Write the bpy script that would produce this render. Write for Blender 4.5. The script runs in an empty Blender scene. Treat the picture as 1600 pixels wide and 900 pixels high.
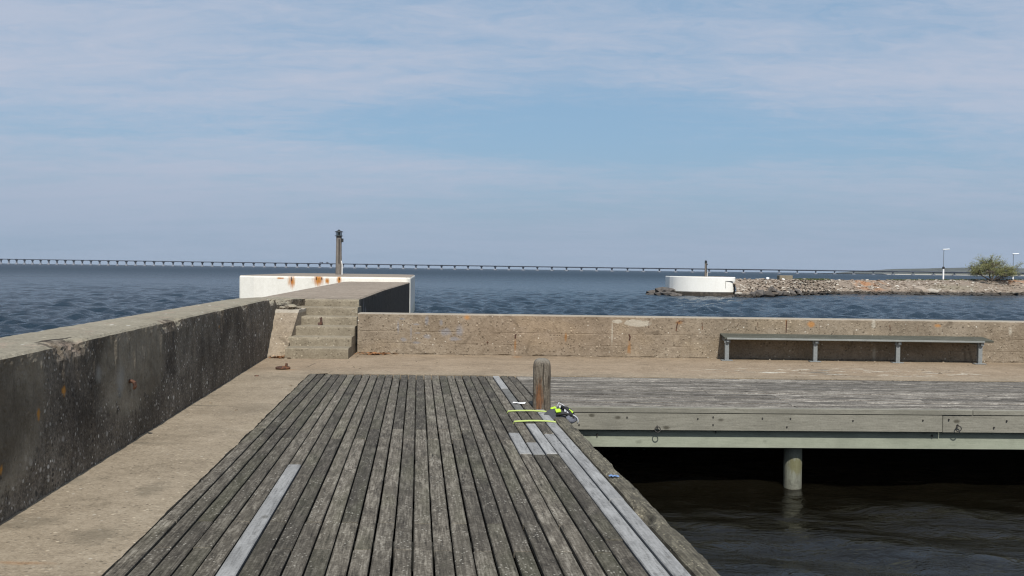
import bpy, bmesh, math, random
import numpy as np
from mathutils import Vector, Matrix, noise as mnoise
random.seed(7)
scene = bpy.context.scene
COL = scene.collection

# ------------------------------------------------------------------ camera
PITCH = math.atan(29.3 / 1400); ROLL = 0.01145
fw = Vector((0, math.cos(PITCH), -math.sin(PITCH)))
r0 = Vector((1, 0, 0)); u0 = Vector((0, math.sin(PITCH), math.cos(PITCH)))
right = math.cos(ROLL) * r0 + math.sin(ROLL) * u0
up = -math.sin(ROLL) * r0 + math.cos(ROLL) * u0
cd = bpy.data.cameras.new('camera'); cam = bpy.data.objects.new('camera', cd); COL.objects.link(cam)
m = Matrix.Identity(4)
for i, v in enumerate((right, up, -fw)):
    for j in range(3): m[j][i] = v[j]
m.translation = Vector((0, 0, 1.6))
cam.matrix_world = m
cd.sensor_width = 36; cd.lens = 31.5; cd.clip_start = 0.1; cd.clip_end = 60000
scene.camera = cam
scene.cycles.pixel_filter_type = 'BLACKMAN_HARRIS'; scene.cycles.filter_width = 1.2; scene.cycles.use_denoising = True
scene.cycles.sample_clamp_direct = 2.5; scene.cycles.sample_clamp_indirect = 0.8; scene.cycles.blur_glossy = 1.0
scene.cycles.caustics_reflective = False; scene.cycles.caustics_refractive = False

# ------------------------------------------------------------------ node helper
class N:
    def __init__(s, tree): s.t = tree; s.t.nodes.clear()
    def new(s, typ, **kw):
        n = s.t.nodes.new(typ)
        for k, v in kw.items(): setattr(n, k, v)
        return n
    def put(s, sock, v):
        if isinstance(v, bpy.types.NodeSocket): s.t.links.new(v, sock)
        elif v is not None:
            if sock.type == 'RGBA' and isinstance(v, tuple) and len(v) == 3: v = v + (1,)
            if sock.type in ('VECTOR', 'RGBA') and isinstance(v, (int, float)): v = (v,) * (4 if sock.type == 'RGBA' else 3)
            sock.default_value = v
    def math(s, op, a, b=0.0, c=None, clamp=False):
        n = s.new('ShaderNodeMath', operation=op, use_clamp=clamp)
        s.put(n.inputs[0], a); s.put(n.inputs[1], b)
        if c is not None: s.put(n.inputs[2], c)
        return n.outputs[0]
    def vmath(s, op, a, b=None):
        n = s.new('ShaderNodeVectorMath', operation=op); s.put(n.inputs[0], a)
        if b is not None: s.put(n.inputs[1], b)
        return n.outputs['Value'] if op in ('LENGTH', 'DOT_PRODUCT') else n.outputs[0]
    def map(s, vec, scale=(1, 1, 1), loc=(0, 0, 0), rot=(0, 0, 0)):
        n = s.new('ShaderNodeMapping'); s.put(n.inputs['Vector'], vec)
        n.inputs['Scale'].default_value = scale; n.inputs['Location'].default_value = loc; n.inputs['Rotation'].default_value = rot
        return n.outputs[0]
    def noise(s, vec, scale, detail=4.0, rough=0.55, dist=0.0):
        n = s.new('ShaderNodeTexNoise'); s.put(n.inputs['Vector'], vec)
        n.inputs['Scale'].default_value = scale; n.inputs['Detail'].default_value = detail
        n.inputs['Roughness'].default_value = rough; n.inputs['Distortion'].default_value = dist
        return n.outputs[0]
    def voro(s, vec, scale, out='Distance', feature='F1', rnd=1.0):
        n = s.new('ShaderNodeTexVoronoi', feature=feature); s.put(n.inputs['Vector'], vec)
        n.inputs['Scale'].default_value = scale; n.inputs['Randomness'].default_value = rnd
        return n.outputs[out]
    def ramp(s, fac, stops):
        n = s.new('ShaderNodeValToRGB'); s.put(n.inputs[0], fac); e = n.color_ramp.elements
        while len(e) < len(stops): e.new(0.5)
        for el, (p, c) in zip(e, stops):
            el.position = p; el.color = (c, c, c, 1) if isinstance(c, (int, float)) else tuple(c) + (1,)
        return n.outputs[0]
    def step(s, fac, a, b):
        n = s.new('ShaderNodeMapRange', interpolation_type='SMOOTHSTEP'); s.put(n.inputs[0], fac)
        n.inputs[1].default_value = a; n.inputs[2].default_value = b
        n.inputs[3].default_value = 0; n.inputs[4].default_value = 1
        return n.outputs[0]
    def mix(s, fac, a, b, mode='MIX'):
        n = s.new('ShaderNodeMix', data_type='RGBA', blend_type=mode)
        s.put(n.inputs[0], fac); s.put(n.inputs[6], a); s.put(n.inputs[7], b)
        return n.outputs[2]
    def sep(s, vec):
        n = s.new('ShaderNodeSeparateXYZ'); s.put(n.inputs[0], vec); return n.outputs
    def comb(s, x, y, z):
        n = s.new('ShaderNodeCombineXYZ'); s.put(n.inputs[0], x); s.put(n.inputs[1], y); s.put(n.inputs[2], z); return n.outputs[0]
    def obj(s): return s.new('ShaderNodeTexCoord').outputs['Object']
    def rnd(s): return s.new('ShaderNodeObjectInfo').outputs['Random']
    def blob(s, vec, c, r, soft=0.6, wob=None):
        """soft ellipsoidal mask round c, radii r; wob = a 0..1 noise that frays its edge"""
        d = s.vmath('LENGTH', s.vmath('MULTIPLY', s.vmath('SUBTRACT', vec, c), tuple(1.0 / q for q in r)))
        if wob is not None: d = s.math('ADD', d, s.math('MULTIPLY', s.math('SUBTRACT', wob, 0.5), 1.6))
        return s.math('SUBTRACT', 1.0, s.step(d, 1.0 - soft, 1.0))
    def any(s, masks):
        o = masks[0]
        for q in masks[1:]: o = s.math('MAXIMUM', o, q)
        return o
    def bump(s, h, strength=0.4, dist=0.01, normal=None):
        n = s.new('ShaderNodeBump'); s.put(n.inputs['Height'], h)
        n.inputs['Strength'].default_value = strength; n.inputs['Distance'].default_value = dist
        if normal is not None: s.put(n.inputs['Normal'], normal)
        return n.outputs[0]
    def out(s, color, rough=0.85, normal=None, **kw):
        p = s.new('ShaderNodeBsdfPrincipled'); s.put(p.inputs['Base Color'], color); s.put(p.inputs['Roughness'], rough)
        if normal is not None: s.put(p.inputs['Normal'], normal)
        for k, v in kw.items(): s.put(p.inputs[k.replace('_', ' ')], v)
        o = s.new('ShaderNodeOutputMaterial'); s.t.links.new(p.outputs[0], o.inputs[0])
        return p

def material(name):
    mt = bpy.data.materials.new(name); mt.use_nodes = True
    return mt, N(mt.node_tree)

# ------------------------------------------------------------------ sky, sun, exposure
SUN_EL = math.radians(49); SUN_DIR = Vector((-0.085, 1, 0)).normalized()      # light travels towards +Y
world = bpy.data.worlds.new('World'); scene.world = world; world.use_nodes = True
n = N(world.node_tree)
sky = n.new('ShaderNodeTexSky', sky_type='NISHITA'); sky.sun_disc = False
sky.sun_elevation = SUN_EL; sky.sun_rotation = math.radians(180) - math.atan(0.085); sky.air_density = 1.0; sky.dust_density = 2.0; sky.ozone_density = 1.5
d = n.new('ShaderNodeTexCoord').outputs['Generated']
dx, dy, dz = n.sep(d)
zz = n.math('ADD', n.math('MAXIMUM', dz, 0.0), 0.11)
pl = n.comb(n.math('DIVIDE', dx, zz), n.math('DIVIDE', dy, zz), 0.0)
warp = n.noise(n.map(pl, (0.35, 0.5, 1)), 1.0, 3)
big = n.noise(n.map(pl, (0.30, 0.55, 1), (3.1, 0.55, 0), (0, 0, 0.30)), 1.0, 3, 0.5, 0.3)
fine = n.math('ADD', n.math('MULTIPLY', n.noise(n.map(pl, (1.3, 3.2, 1), (0, 0, 0), (0, 0, 0.22)), 1.0, 7, 0.62, 0.7), 0.55), n.math('MULTIPLY', n.noise(n.map(pl, (5.0, 9.0, 1), (2, 7, 0), (0, 0, 0.15)), 1.0, 5, 0.68, 0.9), 0.45))
gap = n.blob(n.vmath('ADD', pl, n.comb(0.0, n.math('MULTIPLY', n.math('SUBTRACT', warp, 0.5), 1.6), 0.0)), (0.75, 3.75, 0), (2.1, 0.95, 1), 0.95)
cov = n.math('ADD', n.math('MULTIPLY', n.math('SUBTRACT', big, 0.5), 1.5), n.math('MULTIPLY', n.math('SUBTRACT', fine, 0.5), 1.55))
cov = n.math('ADD', cov, 0.62)
cov = n.math('SUBTRACT', cov, n.math('MULTIPLY', gap, 0.62))
cov = n.step(cov, 0.05, 1.0)
skyc = n.mix(1.0, sky.outputs[0], (1.0, 1.0, 1.0), 'MULTIPLY')
blue = n.mix(0.62, skyc, (2.75, 4.65, 6.75))
cl = n.mix(cov, blue, (4.7, 5.3, 6.55))
hz = n.math('SUBTRACT', 1.0, n.step(dz, -0.01, 0.16))
cl = n.mix(n.math('MULTIPLY', hz, 0.85), cl, (3.15, 4.05, 5.35))
bg = n.new('ShaderNodeBackground'); n.put(bg.inputs[0], cl); bg.inputs[1].default_value = 0.1
wo = n.new('ShaderNodeOutputWorld'); n.t.links.new(bg.outputs[0], wo.inputs[0])

sd = bpy.data.lights.new('sun', 'SUN'); sd.energy = 4.9; sd.angle = math.radians(0.53); sd.color = (1.0, 0.96, 0.90)
so = bpy.data.objects.new('sun', sd); COL.objects.link(so)
ld = Vector((SUN_DIR.x * math.cos(SUN_EL), SUN_DIR.y * math.cos(SUN_EL), -math.sin(SUN_EL)))
so.rotation_euler = ld.to_track_quat('-Z', 'Y').to_euler(); so.location = (0, -20, 30)
scene.view_settings.view_transform = 'Standard'; scene.view_settings.look = 'None'
scene.view_settings.exposure = 0.0; scene.view_settings.gamma = 1.0; scene.view_settings.use_curve_mapping = False

# ------------------------------------------------------------------ object helpers
def tag(o, label=None, cat=None, group=None, kind=None):
    if label: o['label'] = label
    if cat: o['category'] = cat
    if group: o['group'] = group
    if kind: o['kind'] = kind
    return o
def empty(name, loc=(0, 0, 0), rz=0):
    o = bpy.data.objects.new(name, None); COL.objects.link(o); o.location = loc; o.rotation_euler = (0, 0, rz); o.empty_display_size = 0.1
    return o
def link(name, me, parent=None, loc=(0, 0, 0), rot=(0, 0, 0)):
    o = bpy.data.objects.new(name, me); COL.objects.link(o); o.location = loc; o.rotation_euler = rot
    if parent: o.parent = parent
    return o
class MB:
    def __init__(s): s.v = []; s.f = []
    def add(s, v, f):
        b = len(s.v); s.v += [tuple(q) for q in v]; s.f += [tuple(i + b for i in q) for q in f]
    def box(s, x0, x1, y0, y1, z0, z1): s.prism([(x0, y0), (x1, y0), (x1, y1), (x0, y1)], z0, z1)
    def prism(s, poly, z0, z1):
        k = len(poly)
        s.add([(x, y, z0) for x, y in poly] + [(x, y, z1) for x, y in poly],
              [tuple(range(k - 1, -1, -1)), tuple(range(k, 2 * k))] + [(i, (i + 1) % k, k + (i + 1) % k, k + i) for i in range(k)])
    def tube(s, pts, rads, seg=8, cap=True):
        pts = [Vector(p) for p in pts]
        if isinstance(rads, (int, float)): rads = [rads] * len(pts)
        V = []; F = []; prev = None
        for i, p in enumerate(pts):
            t = (pts[min(i + 1, len(pts) - 1)] - pts[max(i - 1, 0)]).normalized()
            if prev is None:
                a = Vector((0, 0, 1)) if abs(t.z) < 0.9 else Vector((1, 0, 0)); u = t.cross(a).normalized()
            else: u = (prev - t * prev.dot(t)).normalized()
            prev = u; w = t.cross(u)
            for k in range(seg):
                an = 2 * math.pi * k / seg; V.append(p + (u * math.cos(an) + w * math.sin(an)) * rads[i])
        for i in range(len(pts) - 1):
            for k in range(seg):
                k2 = (k + 1) % seg; F.append((i * seg + k, i * seg + k2, (i + 1) * seg + k2, (i + 1) * seg + k))
        if cap: F.append(tuple(range(seg - 1, -1, -1))); F.append(tuple((len(pts) - 1) * seg + k for k in range(seg)))
        s.add(V, F)
    def ring(s, c, R, r, axis='z', seg=24, sub=8):
        V = []; F = []
        for i in range(seg):
            a = 2 * math.pi * i / seg
            for k in range(sub):
                b = 2 * math.pi * k / sub; q = R + r * math.cos(b); h = r * math.sin(b)
                p = (q * math.cos(a), q * math.sin(a), h) if axis == 'z' else (q * math.cos(a), h, q * math.sin(a))
                V.append((c[0] + p[0], c[1] + p[1], c[2] + p[2]))
        for i in range(seg):
            for k in range(sub):
                F.append((i * sub + k, ((i + 1) % seg) * sub + k, ((i + 1) % seg) * sub + (k + 1) % sub, i * sub + (k + 1) % sub))
        s.add(V, F)
    def grid(s, P):
        """P[i][j] points"""
        h = len(P); w = len(P[0])
        s.add([p for r_ in P for p in r_], [(i * w + j, i * w + j + 1, (i + 1) * w + j + 1, (i + 1) * w + j) for i in range(h - 1) for j in range(w - 1)])
    def mesh(s, name, mat, smooth=False, bevel=0.0, seg=1):
        me = bpy.data.meshes.new(name); me.from_pydata(s.v, [], s.f)
        bm = bmesh.new(); bm.from_mesh(me)
        bmesh.ops.recalc_face_normals(bm, faces=bm.faces)
        if bevel: bmesh.ops.bevel(bm, geom=[e for e in bm.edges if e.calc_face_angle(0) > 0.5], offset=bevel, segments=seg, affect='EDGES', profile=0.6)
        bm.to_mesh(me); bm.free()
        if smooth: me.polygons.foreach_set('use_smooth', [True] * len(me.polygons))
        me.materials.append(mat); return me
    def obj(s, name, mat, parent=None, loc=(0, 0, 0), rot=(0, 0, 0), **kw): return link(name, s.mesh(name, mat, **kw), parent, loc, rot)
def fbm(x, y, z=0.0, o=4): return mnoise.fractal(Vector((x, y, z)), 1.0, 2.0, o)

# ------------------------------------------------------------------ materials
def wood(name, dark, mid, light, speck=0.5, speck_col=(0.33, 0.33, 0.30), green=0.0, axis='y', fresh=0.0, vary=0.3, knots=0.0, extra=None, contrast=1.0):
    """weathered timber; the grain runs along the object's own axis"""
    mt, n = material(name)
    o = n.obj(); r = n.rnd()
    off = n.vmath('ADD', o, n.comb(n.math('MULTIPLY', r, 31.0), n.math('MULTIPLY', r, 17.0), n.math('MULTIPLY', r, 7.0)))
    sc = {'y': (1, 0.055, 1), 'x': (0.055, 1, 1), 'z': (1, 1, 0.055)}[axis]
    sc2 = {'y': (1, 0.25, 1), 'x': (0.25, 1, 1), 'z': (1, 1, 0.25)}[axis]
    g1 = n.noise(n.map(off, sc), 75, 6, 0.65, 0.5)
    g2 = n.noise(n.map(off, sc2), 16, 5, 0.6, 0.8)
    g3 = n.noise(off, 1.7, 4, 0.6)
    g4 = n.noise(off, 48, 3, 0.75)
    t = n.math('ADD', n.math('MULTIPLY', g1, 0.42), n.math('ADD', n.math('MULTIPLY', g2, 0.30), n.math('MULTIPLY', g4, 0.28)))
    t = n.math('ADD', n.math('MULTIPLY', n.math('SUBTRACT', t, 0.5), 1.5 * contrast), 0.5)
    col = n.ramp(t, [(0.22, dark), (0.5, mid), (0.80, light)])
    col = n.mix(n.math('MULTIPLY', n.step(g3, 0.42, 0.70), 0.45), col, tuple(c * 0.62 for c in mid))
    br = n.math('ADD', 1.0 - vary / 2, n.math('MULTIPLY', r, vary))
    col = n.mix(1.0, col, n.comb(br, br, br), 'MULTIPLY')
    if speck:
        cell = n.voro(n.map(off, (1, 0.75, 1)), 40, 'Distance'); cl = n.noise(off, 5, 4, 0.7)
        sm = n.math('MULTIPLY', n.math('SUBTRACT', 1.0, n.step(cell, 0.12, 0.32)), n.step(cl, 0.44, 0.62))
        col = n.mix(n.math('MULTIPLY', sm, speck), col, speck_col)
    if green:
        gm = n.math('MULTIPLY', n.step(n.noise(n.map(off, sc2), 3.0, 4), 0.45, 0.7), green)
        col = n.mix(gm, col, (0.105, 0.115, 0.055))
    if knots:
        kv = n.map(off, {'y': (1, 0.55, 1), 'x': (0.55, 1, 1), 'z': (1, 1, 0.6)}[axis])
        k = n.voro(kv, 5.5, 'Distance')
        km = n.math('MULTIPLY', n.math('SUBTRACT', 1.0, n.step(n.math('ADD', k, n.math('MULTIPLY', g4, 0.06)), 0.09, 0.20)), n.step(n.noise(off, 2.0, 2), 0.42, 0.5))
        col = n.mix(n.math('MULTIPLY', km, knots), col, (0.055, 0.050, 0.036))
    crack = n.math('SUBTRACT', 1.0, n.step(g1, 0.27, 0.36))
    col = n.mix(n.math('MULTIPLY', crack, 0.6 * (1 - fresh)), col, tuple(c * 0.35 for c in dark))
    if extra: col = extra(n, o, col, g2, g4)
    h = n.math('ADD', n.math('MULTIPLY', g1, 0.6), n.math('MULTIPLY', g4, 0.5))
    n.out(col, 0.88 - 0.15 * fresh, n.bump(h, 0.75 * (1 - 0.5 * fresh), 0.006), Specular_IOR_Level=0.25)
    return mt

def concrete(name, base, dark, light, agg=0.5, agg_scale=38, pit=0.5, stain=0.35, extra=None, bump=0.6, white=0.3, streak=0.0, grit=0.5, gs=1.0):
    mt, n = material(name)
    o = n.obj(); K = 0.9
    base, dark, light = (tuple(q * K for q in t_) for t_ in (base, dark, light))
    a = n.noise(o, 1.3, 6, 0.62, 0.3); b = n.noise(o, 7.5, 6, 0.65); c = n.noise(o, 34 * gs, 3, 0.75); f = n.noise(o, 90 * gs, 2, 0.6)
    t = n.math('ADD', n.math('MULTIPLY', a, 0.24), n.math('ADD', n.math('MULTIPLY', b, 0.26), n.math('ADD', n.math('MULTIPLY', c, 0.34), n.math('MULTIPLY', f, 0.16))))
    t = n.math('ADD', n.math('MULTIPLY', n.math('SUBTRACT', t, 0.5), 2.5), 0.5)
    col = n.ramp(t, [(0.14, dark), (0.5, base), (0.86, light)])
    vc = n.voro(o, agg_scale, 'Color'); vd = n.voro(o, agg_scale, 'Distance')
    vr, vg, vb = n.sep(vc)
    inside = n.math('SUBTRACT', 1.0, n.step(vd, 0.22, 0.45))
    peb = n.math('MULTIPLY', inside, n.step(vr, 1 - agg, 1 - agg + 0.12))
    col = n.mix(n.math('MULTIPLY', peb, 0.75), col, n.ramp(vg, [(0.0, tuple(q * 0.7 for q in dark)), (0.4, tuple(q * 1.05 for q in base)), (0.8, light), (1.0, tuple(min(1, q * 1.45) for q in light))]))
    gz = n.voro(n.map(o, (1, 1, 1), (2.2, 7.1, 3.3)), 26 * gs, 'Distance')
    gd = n.math('MULTIPLY', n.math('SUBTRACT', 1.0, n.step(gz, 0.12, 0.28)), n.step(n.noise(o, 9.0, 3, 0.7), 0.46, 0.62))
    col = n.mix(n.math('MULTIPLY', gd, grit), col, tuple(q * 0.42 for q in dark))
    wh = n.math('MULTIPLY', n.math('SUBTRACT', 1.0, n.step(n.voro(o, 10, 'Distance'), 0.07, 0.15)), n.step(n.noise(o, 2.6, 2), 0.47, 0.6))
    col = n.mix(n.math('MULTIPLY', wh, white), col, (0.60, 0.58, 0.51))
    pits = n.math('MULTIPLY', n.math('SUBTRACT', 1.0, n.step(n.voro(n.map(o, (1, 1, 1), (5, 3, 1)), 12, 'Distance'), 0.07, 0.17)), n.step(n.noise(o, 3.7, 3), 0.5, 0.62))
    col = n.mix(n.math('MULTIPLY', pits, pit), col, tuple(q * 0.35 for q in dark))
    st = n.step(n.noise(n.map(o, (1, 1, 0.35 if streak else 1), (9, 2, 4)), 0.9, 5, 0.6, 0.6), 0.5, 0.72)
    col = n.mix(n.math('MULTIPLY', st, stain), col, tuple(q * 0.72 for q in dark))
    if extra: col = extra(n, o, col, b, c)
    h = n.math('ADD', n.math('MULTIPLY', c, 0.6), n.math('ADD', n.math('MULTIPLY', peb, 0.35), n.math('MULTIPLY', n.math('ADD', pits, gd), -0.5)))
    n.out(col, 0.92, n.bump(h, bump, 0.015), Specular_IOR_Level=0.2)
    return mt

def plain(name, col, rough=0.6, metal=0.0, var=0.25, scale=20, col2=None, fac2=(0.5, 0.65)):
    mt, n = material(name); o = n.obj()
    a = n.noise(o, scale, 5, 0.6)
    c = n.ramp(a, [(0.3, tuple(q * (1 - var) for q in col)), (0.7, tuple(min(1, q * (1 + var)) for q in col))])
    if col2: c = n.mix(n.step(n.noise(o, scale * 0.35, 5, 0.65), *fac2), c, col2)
    n.out(c, rough, n.bump(a, 0.25, 0.004), Metallic=metal)
    return mt

M = {}
M['plank'] = wood('weathered_plank', (0.019, 0.016, 0.012), (0.087, 0.076, 0.059), (0.222, 0.202, 0.165), speck=0.9, speck_col=(0.34, 0.32, 0.275), vary=0.72, green=0.15, knots=0.6, contrast=1.6)
M['plank_mid'] = wood('grey_plank', (0.06, 0.06, 0.055), (0.14, 0.138, 0.128), (0.22, 0.22, 0.208), speck=0.3, vary=0.2)
M['plank_new'] = wood('new_plank', (0.075, 0.075, 0.073), (0.250, 0.250, 0.243), (0.35, 0.352, 0.345), speck=0.3, knots=0.5, fresh=0.35, vary=0.3, contrast=1.2)
M['jetty_plank'] = wood('jetty_plank', (0.026, 0.022, 0.018), (0.128, 0.116, 0.098), (0.36, 0.335, 0.295), speck=0.3, axis='x', vary=0.75, contrast=1.7)
M['fascia'] = wood('fascia_board', (0.095, 0.090, 0.072), (0.210, 0.201, 0.164), (0.30, 0.288, 0.240), speck=0.2, axis='x', knots=0.85, vary=0.15, fresh=0.5, contrast=0.8)
M['fascia_low'] = wood('lower_fascia_board', (0.19, 0.205, 0.155), (0.285, 0.305, 0.235), (0.35, 0.37, 0.29), speck=0.06, axis='x', knots=0.35, vary=0.1, fresh=0.7, contrast=0.7)
M['beam'] = wood('edge_beam', (0.022, 0.019, 0.014), (0.088, 0.079, 0.058), (0.215, 0.195, 0.145), speck=0.95, speck_col=(0.33, 0.30, 0.21), vary=0.0, contrast=1.6)
def post_extra(n, o, col, g2, g4):
    rot = n.blob(o, (-0.028, -0.10, 0.10), (0.046, 0.14, 0.33), 0.5, g2)
    col = n.mix(n.math('MULTIPLY', rot, 0.75), col, n.ramp(n.noise(n.map(o, (1, 1, 0.1)), 60, 4), [(0.35, (0.055, 0.024, 0.011)), (0.55, (0.17, 0.068, 0.024)), (0.75, (0.30, 0.15, 0.065))]))
    x, y, z = n.sep(o)
    ck = n.math('SUBTRACT', 1.0, n.step(n.math('ABSOLUTE', n.math('SUBTRACT', n.math('ADD', x, n.math('MULTIPLY', n.math('SUBTRACT', n.noise(n.map(o, (0, 0, 1)), 6, 4, 0.6), 0.5), 0.085)), 0.014)), 0.002, 0.009))
    ck = n.math('MULTIPLY', ck, n.math('MULTIPLY', n.step(z, 0.16, 0.26), n.math('SUBTRACT', 1.0, n.step(z, 0.50, 0.56))))
    col = n.mix(n.math('MULTIPLY', ck, 0.85), col, (0.015, 0.012, 0.009))
    col = n.mix(n.math('MULTIPLY', n.step(n.noise(n.map(o, (1, 1, 0.12), (3, 1, 2)), 38, 3, 0.6), 0.58, 0.66), 0.7), col, (0.022, 0.018, 0.014))
    top = n.step(z, 0.50, 0.58)
    return n.mix(n.math('MULTIPLY', top, 0.35), col, (0.24, 0.23, 0.2))
M['bollard'] = wood('mooring_post_timber', (0.038, 0.031, 0.024), (0.115, 0.097, 0.075), (0.235, 0.210, 0.170), speck=0.2, axis='z', vary=0.0, extra=post_extra, contrast=1.2)
def pile_extra(n, o, col, g2, g4):
    x, y, z = n.sep(o)
    wet = n.math('SUBTRACT', 1.0, n.step(n.math('ADD', z, n.math('MULTIPLY', g4, 0.06)), -0.99, -0.95))
    col = n.mix(n.math('MULTIPLY', wet, 0.9), col, (0.05, 0.03, 0.012))
    moss = n.blob(o, (0.02, -0.1, -0.72), (0.13, 0.2, 0.13), 0.6, g2)
    col = n.mix(n.math('MULTIPLY', moss, 0.65), col, (0.13, 0.12, 0.045))
    tide = n.math('MULTIPLY', n.math('SUBTRACT', 1.0, n.step(n.math('ADD', z, n.math('MULTIPLY', g2, 0.30)), -0.78, -0.62)), 0.6)
    return n.mix(tide, col, n.ramp(n.noise(o, 28, 4, 0.7), [(0.3, (0.055, 0.052, 0.042)), (0.7, (0.20, 0.20, 0.165))]))
M['pile'] = wood('pile_timber', (0.11, 0.114, 0.085), (0.20, 0.207, 0.16), (0.29, 0.30, 0.24), speck=0.3, axis='z', vary=0.0, extra=pile_extra, fresh=0.5)
M['pole'] = wood('pole_timber', (0.075, 0.065, 0.055), (0.18, 0.16, 0.14), (0.29, 0.265, 0.235), speck=0.1, axis='z', vary=0.0)

def apron_extra(n, o, col, b, c):
    x, y, z = n.sep(o)
    back = n.step(n.math('ADD', y, n.math('MULTIPLY', b, 0.5)), 13.2, 14.6)
    col = n.mix(n.math('MULTIPLY', back, 0.55), col, n.mix(1.0, col, (1.02, 0.90, 0.82), 'MULTIPLY'))
    # white flaked skin in front of the bench
    fl = n.blob(o, (5.5, 14.4, 0), (3.2, 0.8, 1), 0.6)
    fn = n.noise(n.map(o, (0.35, 1, 1)), 6.0, 6, 0.75)
    col = n.mix(n.math('MULTIPLY', fl, n.math('MULTIPLY', n.step(fn, 0.55, 0.6), 0.8)), col, (0.55, 0.52, 0.44))
    col = n.mix(n.math('MULTIPLY', fl, n.math('MULTIPLY', n.step(n.noise(n.map(o, (0.3, 1, 1), (4, 4, 0)), 5.0, 6, 0.75), 0.56, 0.62), 0.75)), col, (0.10, 0.095, 0.08))
    # dark damp patches along the plank edge and across the strip
    ds = n.any([n.blob(o, (-2.42, 5.25, 0), (0.22, 0.28, 1), 0.8, b), n.blob(o, (-3.45, 8.0, 0), (0.6, 0.07, 1), 0.8, b), n.blob(o, (-3.3, 6.6, 0), (0.40, 0.18, 1), 0.9, b),
                n.blob(o, (-3.6, 10.2, 0), (0.5, 0.06, 1), 0.8, b), n.blob(o, (-2.55, 6.35, 0), (0.16, 0.34, 1), 0.9, b), n.blob(o, (-3.0, 5.5, 0), (0.35, 0.2, 1), 0.9, b)])
    col = n.mix(n.math('MULTIPLY', ds, 0.5), col, (0.115, 0.098, 0.070))
    rs = n.any([n.blob(o, (-3.48, 13.85, 0), (0.25, 0.13, 1), 0.9, b), n.blob(o, (-2.62, 4.75, 0), (0.22, 0.05, 1), 0.9, b), n.blob(o, (0.1, 16.3, 0), (0.12, 0.3, 1), 0.9, b)])
    col = n.mix(n.math('MULTIPLY', rs, 0.45), col, (0.27, 0.135, 0.05))
    ck = n.any([n.blob(o, (-3.25, 14.55, 0), (0.02, 0.5, 1), 0.5, c), n.blob(o, (1.0, 15.0, 0), (2.2, 0.02, 1), 0.5, c), n.blob(o, (-1.6, 14.6, 0), (0.6, 0.03, 1), 0.5, b)])
    return n.mix(n.math('MULTIPLY', ck, 0.6), col, (0.07, 0.055, 0.04))
M['apron'] = concrete('quay_concrete', (0.275, 0.226, 0.162), (0.150, 0.122, 0.085), (0.38, 0.322, 0.240), agg=0.30, agg_scale=30, pit=0.45, stain=0.38, extra=apron_extra, bump=0.6, white=0.35, grit=0.55, gs=1.0)

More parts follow.
